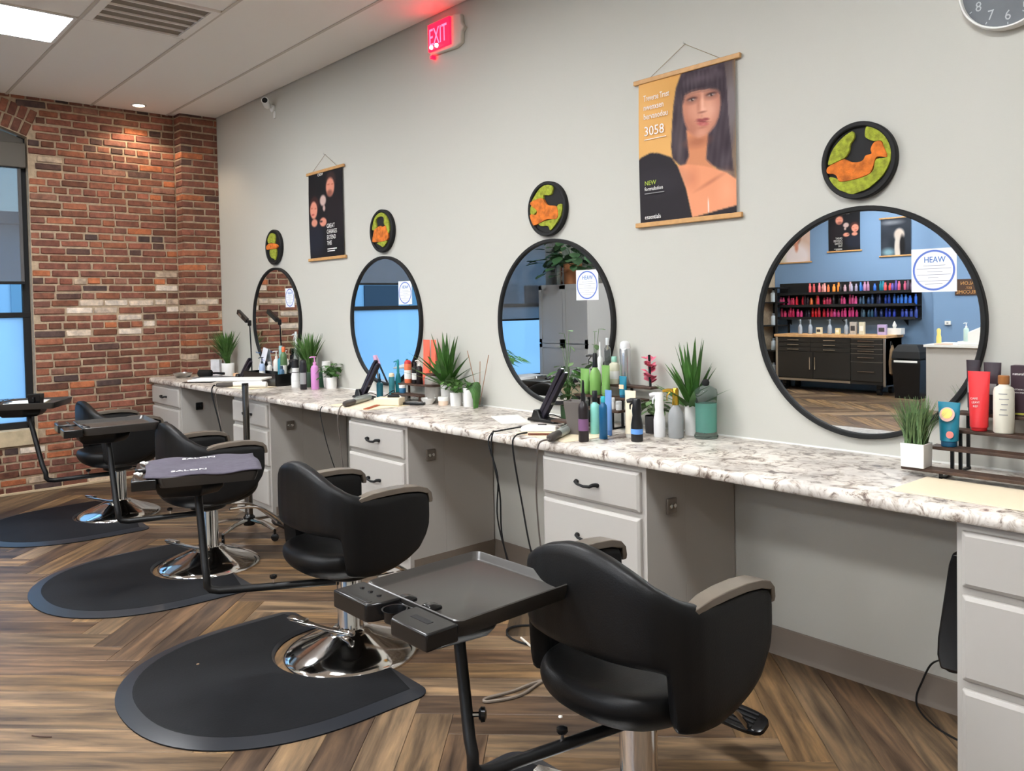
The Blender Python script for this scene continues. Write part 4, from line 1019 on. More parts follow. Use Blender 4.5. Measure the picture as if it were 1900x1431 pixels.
# ------------------------------------------------------------------ things on the counter
def C(rgb, rough=.35, **k): return mat('pl_%d_%d_%d_%d' % (*rgb, int(rough * 100)), rgb, rough, **k)
def band(t, r, z0, z1, m, a0=-2.6, a1=.4, x=0, y=0, name='label'):
    n = 14; vs = []; fs = []
    for i in range(n + 1):
        a = a0 + (a1 - a0) * i / n
        for z in (z0, z1): vs.append((x + (r + .0006) * math.cos(a), y + (r + .0006) * math.sin(a), z))
    for i in range(n): fs.append((2 * i, 2 * i + 2, 2 * i + 3, 2 * i + 1))
    return MB().add(vs, fs).build(name, m, t)
GB = 'bottles and tubes on the counter'
def bottle(label, x, y, z, r, h, body, cap, style='cyl', lab=None, name=None, cat='bottle', rz=.0, bm=None, cf=.16):
    nm = name or {'cyl': 'bottle', 'dropper': 'dropper_bottle', 'spray': 'spray_bottle', 'tube': 'squeeze_tube', 'can': 'aerosol_can', 'pump': 'pump_bottle', 'mist': 'mist_bottle', 'jar': 'jar'}[style]
    t = thing(nm, label, cat, (x, y, z + .0004), rz, GB)
    mb = bm or C(body); mc = C(cap)
    if style == 'cyl':
        e = h * (1 - cf)
        MB().lathe([(r * .92, 0), (r, r * .12), (r, e * .84), (r * .9, e * .92), (r * .5, e * .97), (r * .45, e)], n=24).build('body', mb, t)
        MB().lathe([(r * .5, e), (r * .54, e + .002), (r * .54, h - .002), (r * .48, h)], n=20).build('cap', mc, t)
        top = e * .84
    elif style == 'can':
        e = h * .80
        MB().lathe([(r * .94, 0), (r, .004), (r, e), (r * .93, e + .006)], n=24).build('body', mb, t)
        MB().lathe([(r * .94, e + .006), (r * .94, h - r * .6), (r * .75, h - r * .2), (r * .35, h)], n=24).build('cap', mc, t)
        top = e
    elif style == 'dropper':
        e = h * .66
        MB().lathe([(r * .92, 0), (r, r * .15), (r, e * .82), (r * .85, e * .92), (r * .45, e * .97), (r * .42, e)], n=24).build('body', mb, t)
        MB().lathe([(r * .46, e), (r * .46, e + h * .12), (r * .30, e + h * .13), (r * .24, h - .01), (r * .12, h)], n=16).build('cap', mc, t)
        top = e * .8
    elif style == 'pump':
        e = h * .74
        MB().lathe([(r * .92, 0), (r, r * .12), (r, e * .86), (r * .8, e * .95), (r * .4, e)], n=24).build('body', mb, t)
        p = MB().lathe([(r * .42, e), (r * .42, e + h * .08), (r * .16, e + h * .09), (r * .16, h - .006), (r * .5, h - .006), (r * .5, h)], n=16)
        p.tube([(0, 0, h - .003), (-r * .8, -r * .5, h - .004), (-r * 1.2, -r * .7, h - .010)], r * .16, 8); p.build('pump', mc, t); top = e * .84
    elif style in ('spray', 'mist'):
        e = h * (.66 if style == 'spray' else .70)
        if style == 'mist': pr = [(r * .92, 0), (r, r * .15), (r, e * .55), (r * .72, e * .86), (r * .8, e)]
        else: pr = [(r * .92, 0), (r, r * .12), (r, e * .72), (r * .7, e * .88), (r * .36, e)]
        MB().lathe(pr, n=24).build('body', mb, t)
        w = r * (.8 if style == 'mist' else .46)
        p = MB().lathe([(w, e), (w, e + h * .05), (w * .9, e + h * .12), (w * .95, h * .96), (w * .7, h)], n=16)
        p.tube([(0, 0, h * .94), (-r * .9, -r * .4, h * .95), (-r * 1.5, -r * .7, h * .93)], [w * .6, w * .5, w * .4], 8)
        po = p.build('nozzle', mc, t)
        MB().tube([(-r * .6, -r * .3, h * .92), (-r * 1.0, -r * .5, h * .84), (-r * 1.0, -r * .5, h * .74)], [w * .22, w * .2, w * .14], 8).build('trigger', mc, po); top = e * .6
    elif style == 'tube':
        e = h * cf; rg = []
        for k in range(9):
            u = k / 8; z_ = e + (h - e) * u; a = r * (.80 + .22 * u); b = r * .8 * (1 - u) + .0016
            rg.append([(a * math.cos(q), b * math.sin(q), z_) for q in [2 * PI * i / 24 for i in range(24)]])
        MB().rings(rg).build('body', mb, t)
        MB().lathe([(r * .68, 0), (r * .72, .002), (r * .72, e - .002), (r * .66, e)], n=24).build('cap', mc, t); top = 0
        if lab: 
            MB().box(-r * .6, r * .6, -r * .62, -r * .5, e + (h - e) * .32, e + (h - e) * .55, None).build('label', lab, t, smooth=0)
        return t
    elif style == 'jar':
        MB().lathe([(r * .95, 0), (r, .004), (r, h * .6), (r * .95, h * .64)], n=24).build('body', mb, t)
        MB().lathe([(r * 1.03, h * .64), (r * 1.05, h * .67), (r * 1.05, h - .003), (r, h)], n=24).build('lid', mc, t); return t
    if lab: band(t, r, h * .18, max(h * .3, top * .7), lab)
    return t
M_clear = mat('clear_plastic', (236, 242, 240), .12, trans=.92, ior=1.2)
M_labw = mat('label_white', (232, 230, 224), .5); M_labb = mat('label_blue', (96, 150, 220), .5)
# --- plants
def blades(parent, n, h0, h1, spread, w, m, curl=.35, seed=1, single=False, cut=None, name='foliage', r0=.012):
    rr = random.Random(seed); allm = MB()
    for i in range(n):
        a = rr.uniform(0, 2 * PI); lean = rr.uniform(.05, 1) ** .8 * spread; hh = rr.uniform(h0, h1)
        dx, dy = math.cos(a), math.sin(a)
        if cut and dy > 0: dy *= cut
        bx, by = rr.uniform(-r0, r0), rr.uniform(-r0, r0); side = Vector((-dy, dx, 0)).normalized()
        m_ = MB(); vs = []; K = 5
        for k in range(K + 1):
            u = k / K; p = Vector((bx + dx * lean * (u ** (1 + curl)), by + dy * lean * (u ** (1 + curl)), hh * (u - .16 * curl * u * u * (lean / max(spread, .01)))))
            ww = w * (1 - .15 * u if u < .5 else .925 * (1 - u) / .5 * 1.0) + .0004
            q = Vector((dx, dy, 0)) * (-ww * .25)
            vs += [p - side * ww, p + q, p + side * ww]
        fs = []
        for k in range(K):
            for j in range(2): a_ = 3 * k + j; fs.append((a_, a_ + 1, a_ + 4, a_ + 3))
        if single: MB().add(vs, fs).build('leaf', m, parent)
        else: allm.add(vs, fs)
    if not single:
        o = allm.build(name, m, parent); o['kind'] = 'stuff'; return o
def pot_round(t, r, h, m):
    MB().lathe([(r * .93, 0), (r * .95, .003), (r, h - .003), (r * .97, h), (r * .9, h), (r * .88, h * .9)], n=28).build('pot', m, t)
    MB().lathe([(r * .885, h * .86), (r * .885, h * .9)], n=20).build('soil', M_soil, t)
def leafy(parent, n, r, h, lw, m, seed, zb=0, droop=.3, cut=.4):
    rr = random.Random(seed); st = MB()
    for i in range(n):
        a = rr.uniform(0, 2 * PI); d = rr.uniform(.2, 1) * r; z = zb + rr.uniform(.25, 1) * h - droop * d * rr.random()
        dx, dy = math.cos(a), math.sin(a) * (cut if math.sin(a) > 0 else 1)
        p = Vector((dx * d, dy * d, z)); st.tube([(0, 0, zb), (dx * d * .4, dy * d * .4, zb + (z - zb) * .7), p], .0012, 4)
        f = Vector((dx, dy, rr.uniform(-.6, .5))).normalized(); s_ = f.cross(Vector((0, 0, 1))).normalized(); u = s_.cross(f); L = lw * rr.uniform(.7, 1.3)
        vs = []
        for k, w in ((0, .0), (.25, .36), (.55, .42), (.8, .26), (1, .0)):
            q = p + f * (k * L) + u * (-.3 * L * k * k)
            vs += [q - s_ * w * L, q + u * (-.08 * L * (w > 0)), q + s_ * w * L]
        fs = [(3 * k + j, 3 * k + j + 1, 3 * k + j + 4, 3 * k + j + 3) for k in range(4) for j in range(2)]
        MB().add(vs, fs).build('leaf', m, parent)
    st.build('stems', m, parent)
# station one
t = thing('potted_grass', 'grass plant in a white cylinder pot by the brick pilaster', 'plant', (.50, -.10, ZT)); pot_round(t, .058, .120, M_cer); blades(t, 150, .22, .34, .27, .008, M_grass, .5, 11, cut=.2).location = (0, 0, .10)
t = thing('potted_grass', 'grass plant behind the bottles, right of the farthest mirror', 'plant', (2.08, -.10, ZT)); pot_round(t, .056, .115, mat('green_pot', (46, 70, 52), .5)); blades(t, 150, .24, .35, .24, .008, M_grass, .5, 12, cut=.2).location = (0, 0, .09)
t = thing('marble_box', 'white marble-patterned card box beside the far grass pot', 'box', (.305, -.13, ZT), .5)
MB().box(-.05, .05, -.022, .022, 0, .148).build('body', mat('marble_print', (222, 222, 226), .5, noise=.12, nscale=18), t, bevel=.004)
t = thing('metal_dish', 'shallow silver dish at the far end of the counter', 'dish', (.25, -.42, ZT)); MB().lathe([(.055, 0), (.075, .018), (.085, .04), (.082, .04), (.07, .018), (.05, .005)], n=28, caps=False).build('bowl', M_steel, t); MB().lathe([(.05, .003), (.05, .006)], n=24).build('bottom', M_steel, t)
t = thing('round_brush', 'black round hair brush lying behind the silver dish', 'brush', (.42, -.28, ZT + .034), .5)
MB().tube([(-.07, 0, 0), (-.06, 0, 0), (.06, 0, 0), (.07, 0, 0)], [.022, .033, .033, .02], 18).build('barrel', M_blkm, t); MB().tube([(.07, 0, 0), (.12, 0, .004), (.21, 0, .0)], [.01, .009, .012], 10).build('handle', M_blkp, t)
t = thing('laptop_tray', 'flat grey tray lying by the far grass pot', 'tray', (.62, -.26, ZT), .35); MB().box(-.17, .17, -.12, .12, 0, .008).build('plate', mat('grey_tray', (120, 122, 128), .4), t, bevel=.003); MB().box(-.16, .16, -.11, .11, .008, .010).build('inset', mat('grey_tray_in', (96, 98, 104), .4), t)
t = thing('tea_light', 'small peach tea light next to the far grass pot', 'candle', (.63, -.085, ZT)); MB().lathe([(.024, 0), (.024, .03), (.022, .034)], n=20).build('wax', C((246, 200, 160), .5), t); MB().tube([(0, 0, .033), (0, 0, .04)], .0015, 5).build('wick', M_blkm, t)
def flat_iron(x, y, dx, dz, label, L, grp='flat irons standing in holders'):
    """closed styling iron leaning in a black cradle"""
    t = thing('flat_iron', label, 'flat iron', (x, y, ZT + .002), 0, grp)
    d = Vector((dx, 0, dz)).normalized(); n = Vector((-d.z, 0, d.x))
    for s, nm in ((-1, 'plate_arm'), (1, 'plate_arm')):
        rg = []
        for u, w, th in ((.03, .012, .009), (.12, .015, .012), (.5, .016, .012), (.9, .015, .011), (1.0, .012, .008)):
            c = d * (u * L) + n * s * (.012 + .004 * u); b = Vector((0, 1, 0))
            rg.append([c + b * w + n * th, c - b * w + n * th, c - b * w - n * th, c + b * w - n * th])
        MB().rings(rg).build(nm, mat('iron_body', (38, 34, 44), .3), t, bevel=.004)
    MB().cbox((0, 0, 0), (.012, .02, .006), Matrix.Translation(d * L * .42 - n * .028) @ Matrix.Rotation(math.atan2(-d.z, d.x), 4, 'Y')).build('switch', M_steel, t)
    MB().prism([(-.06, 0), (.14, 0), (.13, .016), (.04, .02), (.02, .06), (-.012, .06), (-.03, .02), (-.06, .014)], -.035, .035, 'xz').build('cradle', M_blkp, t, bevel=.005)
    MB().tube(catmull([d * .01 + n * -.01, (.03, .05, .03), (.12, .09, .008), (.2, .12, .05), (.24, .10, .04), (.22, .05, .004)], 5), .003, 6).build('power_cord', M_blkm, t)
    return t
flat_iron(1.09, -.238, .24, .20, 'black flat iron leaning in a cradle beside the gooseneck holder', .29)
flat_iron(3.10, -.26, .215, .25, 'dark flat iron leaning in front of the second mirror from the brick wall', .325)
flat_iron(4.80, -.224, .185, .27, 'navy flat iron leaning in front of the third mirror from the brick wall', .325)
t = thing('gooseneck_holder', 'black phone holder clamp on a thin rod at the far station', 'holder', (1.13, -.15, ZT)); MB().lathe([(.05, 0), (.05, .008), (.012, .016)], n=20).build('base', M_blkp, t)
MB().tube(catmull([(0, 0, .01), (0, 0, .2), (-.012, 0, .42), (-.02, 0, .475)], 5), .006, 8).build('rod', M_blkp, t); MB().lathe([(.012, 0), (.016, .006), (.016, .045), (.010, .05)], (-.02, 0, .465), 12).build('joint', M_blkp, t)
MB().cbox((0, 0, 0), (.20, .03, .042), Matrix.Translation((-.155, 0, .548)) @ Matrix.Rotation(R(24), 4, 'Y')).build('clamp', M_blkp, t, bevel=.006); MB().cbox((0, -.016, 0), (.06, .006, .02), Matrix.Translation((-.175, 0, .558)) @ Matrix.Rotation(R(24), 4, 'Y')).build('badge', M_steel, t)
MB().tube([(-.02, 0, .505), (-.06, 0, .512)], .009, 8).build('hinge', M_blkp, t)
t = thing('leaflet_card', 'tilted white leaflet card in front of the farthest mirror', 'card', (1.09, -.075, ZT + .001), 0)
Ml = Matrix.Rotation(R(-12), 4, 'X') @ Matrix.Rotation(R(8), 4, 'Y')
MB().box(-.05, .05, -.001, .001, 0, .275, Ml).build('sheet', M_card, t); text('Welcome', .022, (-.036, -.0016, .225), M_logo, t)
for k in range(5): MB().box(-.036, .03 - .01 * (k % 2), -.0022, -.0012, .17 - .025 * k, .174 - .025 * k, Ml).build('print_line', M_ring, t, smooth=0)
t = thing('organiser_box', 'low black open box holding bottles at the far station', 'box', (1.62, -.20, ZT), 0)
bx = MB(); bx.box(-.36, .24, -.08, .08, 0, .006)
for a, b, c, d_ in ((-.36, .24, -.08, -.074), (-.36, .24, .074, .08), (-.36, -.354, -.08, .08), (.234, .24, -.08, .08)): bx.box(a, b, c, d_, 0, .095)
bx.build('body', M_blkp, t, smooth=0, bevel=.002)
bottle('small white bottle in front of the farthest mirror', 1.27, -.055, ZT, .022, .16, (236, 234, 228), (226, 224, 220), 'cyl')
bottle('pale blue bottle in the black box at the far station', 1.37, -.165, ZT + .007, .024, .20, (170, 190, 220), (60, 70, 80), 'pump', M_labw)
bottle('white pump dispenser behind the pale blue bottle', 1.405, -.055, ZT, .026, .255, (240, 236, 228), (232, 228, 220), 'pump')
bottle('tall black bottle between white dispenser and teal bottle', 1.53, -.06, ZT, .026, .275, (24, 24, 26), (20, 20, 22), 'cyl')
bottle('tall teal bottle with a pale cap at the far station', 1.66, -.135, ZT + .007, .027, .30, (54, 142, 158), (150, 190, 190), 'cyl', cf=.3)
bottle('green bottle with an orange cap beside the teal bottle', 1.74, -.15, ZT + .007, .027, .295, (88, 118, 78), (240, 116, 66), 'cyl', M_labw, cf=.14)
bottle('clear spray bottle against the far mirror edge', 1.77, -.055, ZT, .024, .42, (230, 235, 235), (210, 214, 214), 'spray', bm=M_clear)
bottle('blue-grey bottle at the right end of the black box', 1.80, -.20, ZT + .007, .022, .15, (84, 120, 150), (70, 90, 110), 'cyl')
t = bottle('cone-shaped white bottle with dark rings next to the pink bottle', 2.04, -.20, ZT, .034, .215, (238, 238, 236), (30, 30, 32), 'mist', bm=C((238, 238, 236)))
for z in (.05, .085, .115): band(t, .0335 if z < .08 else .030, z, z + .004, M_blkm, 0, 2 * PI, name='ring')
bottle('slim black bottle directly left of the pink bottle', 2.235, -.235, ZT, .025, .225, (28, 28, 32), (24, 24, 26), 'can', M_grey)
bottle('pink bottle with a clip top at the far station', 2.30, -.175, ZT, .029, .245, (208, 140, 200), (220, 150, 206), 'pump', cat='bottle')
bottle('dark green bottle behind the pink bottle', 2.19, -.055, ZT, .026, .15, (32, 66, 48), (30, 50, 40), 'cyl')
t = thing('potted_fern', 'little leafy plant in a small white pot right of the pink bottle', 'plant', (2.345, -.065, ZT)); pot_round(t, .043, .085, M_cer); leafy(t, 44, .095, .12, .042, M_green, 5, .08)
t = thing('paper_cup', 'white paper blossom cup standing behind the little leafy plant', 'cup', (2.24, -.045, ZT)); MB().lathe([(.022, 0), (.03, .10), (.034, .20), (.03, .20), (.02, .02)], n=16).build('body', M_cer, t)
def mat_sheet(label, x, y, w, d, rz, m=M_cream, h=.003):
    t = thing('heat_mat', label, 'mat', (x, y, ZT + .0002), rz, 'cream mats on the counter'); MB().box(-w / 2, w / 2, -d / 2, d / 2, 0, h).build('sheet', m, t, bevel=.001); return t
mat_sheet('cream mat under the white roll at the far station', 1.72, -.42, .36, .24, .12)
mat_sheet('cream mat under the silver wand and orange comb', 3.50, -.44, .42, .32, .05)
mat_sheet('cream mat under the wand in front of the green bottles', 5.20, -.46, .36, .26, -.1)
mat_sheet('large cream mat lying at the right edge of the counter', 7.02, -.42, .56, .27, -.02)
def wand(label, p0, p1, barrel, z=ZT + .0225):
    t = thing('curling_wand', label, 'curling wand', (p0[0], p0[1], z), math.atan2(p1[1] - p0[1], p1[0] - p0[0]), 'curling wands lying on the counter edge')
    L = math.hypot(p1[0] - p0[0], p1[1] - p0[1])
    MB().tube([(0, 0, 0), (.01, 0, 0), (.05, 0, 0), (L * .36, 0, 0)], [.010, .017, .019, .017], 16).build('handle', mat('wand_handle', (74, 68, 64), .5), t)
    MB().tube([(L * .36, 0, 0), (L * .38, 0, 0), (L * .97, 0, 0), (L, 0, 0)], [.017, .0195, .0195, .017], 20).build('barrel', barrel, t)
    MB().tube([(L * .45, 0, .021), (L * .9, 0, .021)], .004, 8).build('lever', barrel, t)
    return t
M_sil = mat('wand_silver', (178, 184, 178), .3, metal=.4)
wand('grey curling wand with a white barrel at the far station', (1.56, -.63), (1.68, -.31), M_wpl)
wand('silver curling wand on the cream mat beside the orange comb', (3.49, -.61), (3.27, -.30), M_sil)
wand('silver curling wand hanging over the counter edge in front of the dark planter cup', (5.33, -.665), (5.16, -.345), M_sil)
def cord(label, pts, r=.0035, m=None, grp=None):
    t = tag(MB().tube(catmull(pts, 6), r, 6).build('power_cord', m or M_blkm), label, 'cord', grp); return t
cord('black cord hanging from the far curling wand', [(1.562, -.634, ZT + .02), (1.557, -.652, ZT + .015), (1.56, -.662, ZT - .05), (1.62, -.63, .6), (1.66, -.60, .35), (1.60, -.5, .1), (1.5, -.4, .006)], .005)
cord('thin grey cord hanging beside the far black cord', [(1.66, -.655, ZT + .005), (1.64, -.666, ZT - .03), (1.63, -.64, .7), (1.66, -.60, .45), (1.70, -.5, .2), (1.72, -.4, .006)], .003, C((130, 118, 110), .6))
cord('grey cord hanging from the silver wand on the second counter mat', [(3.495, -.618, ZT + .02), (3.512, -.652, ZT + .006), (3.512, -.668, ZT - .06), (3.48, -.64, .72), (3.45, -.60, .5), (3.40, -.5, .3), (3.36, -.3, .1)], .0035, C((110, 100, 94), .6))
cord('thin dark cord hanging in the knee space under the second mirror', [(3.30, -.655, ZT - .0), (3.30, -.668, ZT - .06), (3.34, -.63, .6), (3.35, -.55, .4), (3.34, -.4, .3)], .003)
cord('black cord pair hanging over the counter edge left of the white clipper', [(4.90, -.40, ZT + .006), (4.93, -.62, ZT + .008), (4.935, -.652, ZT + .004), (4.935, -.662, ZT - .08), (4.95, -.63, .62), (4.94, -.61, .4), (4.99, -.57, .15), (5.03, -.5, .006)], .004)
cord('second black cord twisted beside the first, hanging left of the clipper', [(4.92, -.645, ZT + .003), (4.917, -.665, ZT - .05), (4.955, -.645, .70), (4.93, -.63, .5), (4.965, -.6, .3), (4.94, -.5, .08), (4.95, -.45, .006)], .004)
cord('black cord hanging in front of the wall outlet plate', [(5.06, -.55, ZT + .006), (5.085, -.645, ZT + .004), (5.09, -.664, ZT - .06), (5.105, -.63, .6), (5.14, -.60, .35), (5.17, -.5, .1), (5.18, -.42, .006)], .004)
cord('grey cord hanging from the wand in front of the dark planter cup', [(5.333, -.672, ZT + .02), (5.30, -.70, ZT + .0), (5.27, -.685, ZT - .10), (5.215, -.64, .62), (5.205, -.6, .35), (5.19, -.5, .08), (5.20, -.44, .006)], .004, C((104, 96, 90), .6))
cord('pale cord loop lying on the floor beside the nearest chair', [(5.62, -.62, .007), (5.56, -.76, .007), (5.52, -.90, .007), (5.545, -1.05, .007), (5.50, -1.17, .007), (5.475, -1.16, .007), (5.50, -1.05, .007), (5.515, -.92, .009), (5.58, -.72, .006), (5.66, -.6, .006)], .006, C((124, 112, 100), .6))
cord('black cord coiled on the floor under the tray', [(5.10, -.52, .006), (5.03, -.60, .006), (5.03, -.67, .006), (5.12, -.72, .006), (5.24, -.70, .006), (5.30, -.62, .006), (5.24, -.58, .012), (5.2, -.6, .018)], .005)
cord('short pale cord on the floor behind the nearest chair back', [(5.16, -.70, .017), (5.26, -.72, .006), (5.38, -.76, .006), (5.48, -.78, .006)], .005, C((214, 206, 196), .6))
t = thing('white_roll', 'white wax roll lying on the far cream mat', 'roll', (1.83, -.42, ZT + .0265), .75); MB().tube([(-.08, 0, 0), (-.075, 0, 0), (.075, 0, 0), (.08, 0, 0)], [.02, .023, .023, .02], 18).build('body', M_wpl, t)
# station two
bottle('dark teal dropper bottle beside the leaning flat iron, second station', 3.205, -.18, ZT, .022, .165, (28, 96, 112), (20, 50, 60), 'dropper')
bottle('cream-capped teal bottle right of the teal dropper bottle', 3.235, -.105, ZT, .020, .165, (60, 130, 140), (240, 222, 190), 'can')
bottle('tall teal bottle with a teal spout in front of the second mirror', 3.23, -.05, ZT, .020, .25, (26, 122, 132), (34, 134, 140), 'spray')
rk = thing('tier_rack', 'dark brown two-tier rack holding canisters under the second mirror', 'rack', (3.49, -.09, ZT), 0, 'brown tiered racks on the counter')
for z, y0, y1 in ((.035, -.085, .0), (.094, -.03, .065)): MB().box(-.16, .16, y0, y1, z, z + .009).build('shelf', M_dwood, rk, bevel=.002)
for s in (-1, 1):
    lg = MB(); x = s * .15; lg.box(x - .006, x + .006, -.08, -.068, 0, .035); lg.box(x - .006, x + .006, .045, .057, 0, .094); lg.box(x - .006, x + .006, -.08, .057, 0, .008); lg.build('leg', M_dwood, rk)
zr = ZT + .1035
bottle('coral-red canister with a white label on the brown rack', 3.385, -.075, zr, .024, .15, (232, 120, 80), (206, 60, 60), 'can', M_labw)
bottle('thin brown bottle left of the coral-red canister', 3.343, -.06, zr, .012, .13, (70, 46, 38), (36, 28, 26), 'cyl')
bottle('black bottle right of the coral-red canister', 3.445, -.06, zr, .022, .135, (26, 24, 26), (24, 24, 26), 'cyl', M_labw)
bottle('black bottle with a white pump top at the rack end', 3.50, -.065, zr, .020, .155, (30, 24, 26), (234, 232, 228), 'pump')
bottle('small blue-labelled jar on the lower rack tier', 3.40, -.13, ZT + .0445, .022, .05, (54, 110, 150), (236, 234, 230), 'jar', cat='jar')
bottle('tall coral tube behind the agave leaves', 3.565, -.05, zr, .036, .285, (236, 108, 84), (226, 96, 76), 'tube', cf=.1)
bottle('second coral tube hidden behind the agave leaves', 3.635, -.045, zr, .028, .285, (238, 118, 92), (226, 96, 76), 'tube', cf=.1)
t = thing('glass_canister', 'frosted grey glass canister with a dark band behind the white pots', 'canister', (3.685, -.085, ZT)); MB().lathe([(.055, 0), (.058, .004), (.058, .15), (.05, .168)], n=28).build('body', mat('frosted_grey', (178, 172, 164), .3, trans=.35), t); MB().lathe([(.059, .10), (.0595, .101), (.0595, .116), (.059, .117)], n=28, caps=False).build('band', M_dwood, t); MB().lathe([(.05, .168), (.052, .17), (.05, .182), (.02, .186)], n=24).build('lid', M_dwood, t)
t = thing('glass_bowl', 'silver bowl under the brown rack', 'bowl', (3.475, -.155, ZT)); MB().lathe([(.03, 0), (.05, .012), (.06, .034), (.057, .034), (.045, .012), (.028, .004)], n=24).build('bowl', M_steel, t); t.location.y = -.205
t = thing('potted_agave', 'spiky agave plant in a white pot beside the coral tubes', 'plant', (3.79, -.062, ZT), 0, 'potted agaves'); pot_round(t, .040, .125, M_cer)
def agave(t, seed, n, h0, h1, sp, w, zb):
    e = thing('x', '', ''); 
    for k in ('label', 'category'): 
        if k in e: del e[k]
    e.parent = t; rr = random.Random(seed)
    bpy.data.objects.remove(e)
    for i in range(n):
        a = 2 * PI * i / n + rr.uniform(-.25, .25); f = (i % 3) / 2; lean = sp * (.35 + .75 * f) * rr.uniform(.8, 1.1); hh = (h1 - (h1 - h0) * f) * rr.uniform(.9, 1.05)
        dx, dy = math.cos(a), math.sin(a)
        if dy > 0: dy *= .22
        sd = Vector((-dy, dx, 0)).normalized(); vs = []; K = 6
        for k in range(K + 1):
            u = k / K; p = Vector((dx * (.008 + lean * u ** 1.35), dy * (.008 + lean * u ** 1.35), zb + hh * (u - .12 * f * u * u)))
            ww = w * min(1, .55 + 1.6 * u) * (1 if u < .45 else (1 - u) / .55) + .0005; q = Vector((dx, dy, 0)) * (-ww * .45)
            vs += [p - sd * ww, p + q, p + sd * ww]
        fs = [(3 * k + j, 3 * k + j + 1, 3 * k + j + 4, 3 * k + j + 3) for k in range(K) for j in range(2)]
        MB().add(vs, fs).build('leaf', M_green, t)
agave(t, 3, 26, .15, .34, .30, .021, .09)
t = thing('cream_jar', 'small peach jar with a white lid in front of the white pots', 'jar', (3.855, -.14, ZT)); MB().lathe([(.028, 0), (.03, .003), (.03, .028)], n=22).build('body', C((240, 214, 192)), t); MB().lathe([(.032, .028), (.033, .031), (.033, .048), (.031, .051)], n=22).build('lid', M_wpl, t)
t = thing('potted_fern', 'small feathery fern in the middle white pot, second station', 'plant', (3.93, -.10, ZT)); pot_round(t, .036, .080, M_cer); leafy(t, 60, .10, .11, .034, M_grass, 8, .07)
t = thing('potted_hoya', 'drooping broad-leaved plant in a white pot beside the diffuser sticks', 'plant', (4.02, -.07, ZT)); pot_round(t, .038, .112, M_cer); leafy(t, 9, .06, .06, .04, M_green, 9, .10)
for k in range(5):
    vs = []; a = -.2 - .35 * k * .3; 
    for j in range(6):
        u = j / 5; p = Vector((.03 + .085 * math.sin(u * 2.1) + .006 * k, -.02 - .012 * k + .0 * u, .105 + .05 * math.sin(u * PI) * (1.3 - .2 * k) - .105 * u * u)); w = .019 * math.sin(PI * min(1, u * .9 + .08))
        vs += [p + Vector((-w * .3, -w, 0)), p + Vector((.006, 0, .004)), p + Vector((w * .3, w, 0))]
    MB().add(vs, [(3 * q + j, 3 * q + j + 1, 3 * q + j + 4, 3 * q + j + 3) for q in range(5) for j in range(2)]).build('leaf', M_green, t)
t = thing('reed_diffuser', 'thin brown diffuser sticks behind the second-station plant pots', 'diffuser', (4.075, -.035, ZT)); MB().lathe([(.022, 0), (.024, .05), (.012, .06), (.012, .075)], n=18).build('bottle', M_clear, t)
for a, b in ((-.10, .33), (.10, .31), (.02, .27)): MB().tube([(0, 0, .01), (a, -.006, b)], .0022, 6).build('stick', mat('reed', (158, 116, 86), .7), t)
t = thing('soap_block', 'cream foam block with a dark brush on top, second station', 'block', (3.60, -.36, ZT + .0035), .55)
MB().box(-.085, .085, -.045, .045, 0, .046).build('block', C((236, 220, 192), .7), t, bevel=.006); MB().tube([(-.01, 0, .053), (.06, .01, .053)], [.009, .012], 10).build('brush', M_blkm, t)
t = thing('comb', 'orange-brown comb lying on the second counter mat', 'comb', (3.62, -.50, ZT + .0035), 2.2); MB().box(-.11, .11, -.006, .006, 0, .006).build('spine', C((178, 92, 56), .5), t)
tb = MB(); [tb.box(-.10 + .006 * i, -.0975 + .006 * i, -.022, -.006, .001, .005) for i in range(34)]; tb.build('teeth', C((178, 92, 56), .5), t)
t = thing('comb_case', 'black flat comb case beside the white bowl', 'case', (3.71, -.255, ZT), .6); MB().box(-.07, .07, -.018, .018, 0, .018).build('case', M_blkp, t, bevel=.005); MB().box(-.05, .05, -.012, .012, .018, .0195).build('panel', M_grey, t)
t = thing('white_bowl', 'small white tint bowl in front of the glass canister', 'bowl', (3.73, -.16, ZT)); MB().lathe([(.024, 0), (.026, .004), (.042, .022), (.047, .037), (.044, .037), (.038, .02), (.02, .006)], n=28).build('bowl', M_cer, t)
t = thing('pink_comb', 'pink-tipped brush leaning on the lower left of the second mirror', 'brush', (3.02, -.06, ZT)); MB().tube([(0, 0, .003), (-.10, .035, .20)], [.006, .007], 8).build('handle', M_blkp, t); MB().tube([(-.10, .035, .20), (-.135, .043, .26)], [.011, .013], 10).build('head', C((206, 160, 190)), t)
# station three
t = thing('paper_pad', 'white open booklet lying left of the navy flat iron', 'booklet', (4.66, -.30, ZT), -.5)
MB().box(-.16, 0, -.075, .075, 0, .006).build('page', M_wpl, t, bevel=.001); MB().box(0, .13, -.075, .075, 0, .005).build('page', M_wpl, t, bevel=.001)
t = thing('hair_clipper', 'white hair clipper lying at the counter edge', 'clipper', (5.07, -.475, ZT + .0040), .75)
MB().rings([[(x, -w, 0), (x, w, 0), (x, w, h), (x, -w, h)] for x, w, h in ((-.09, .016, .022), (-.06, .022, .032), (.05, .02, .030), (.075, .022, .026))]).build('body', M_wpl, t, bevel=.005); MB().box(.075, .09, -.02, .02, .002, .016).build('blade', M_steel, t); MB().box(-.01, .03, -.006, .006, .030, .034).build('switch', M_blkp, t)
t = thing('comb', 'brown comb lying beside the white hair clipper', 'comb', (5.16, -.52, ZT + .0035), .7); MB().box(-.085, .085, -.007, .007, 0, .007).build('spine', C((128, 74, 50), .5), t)
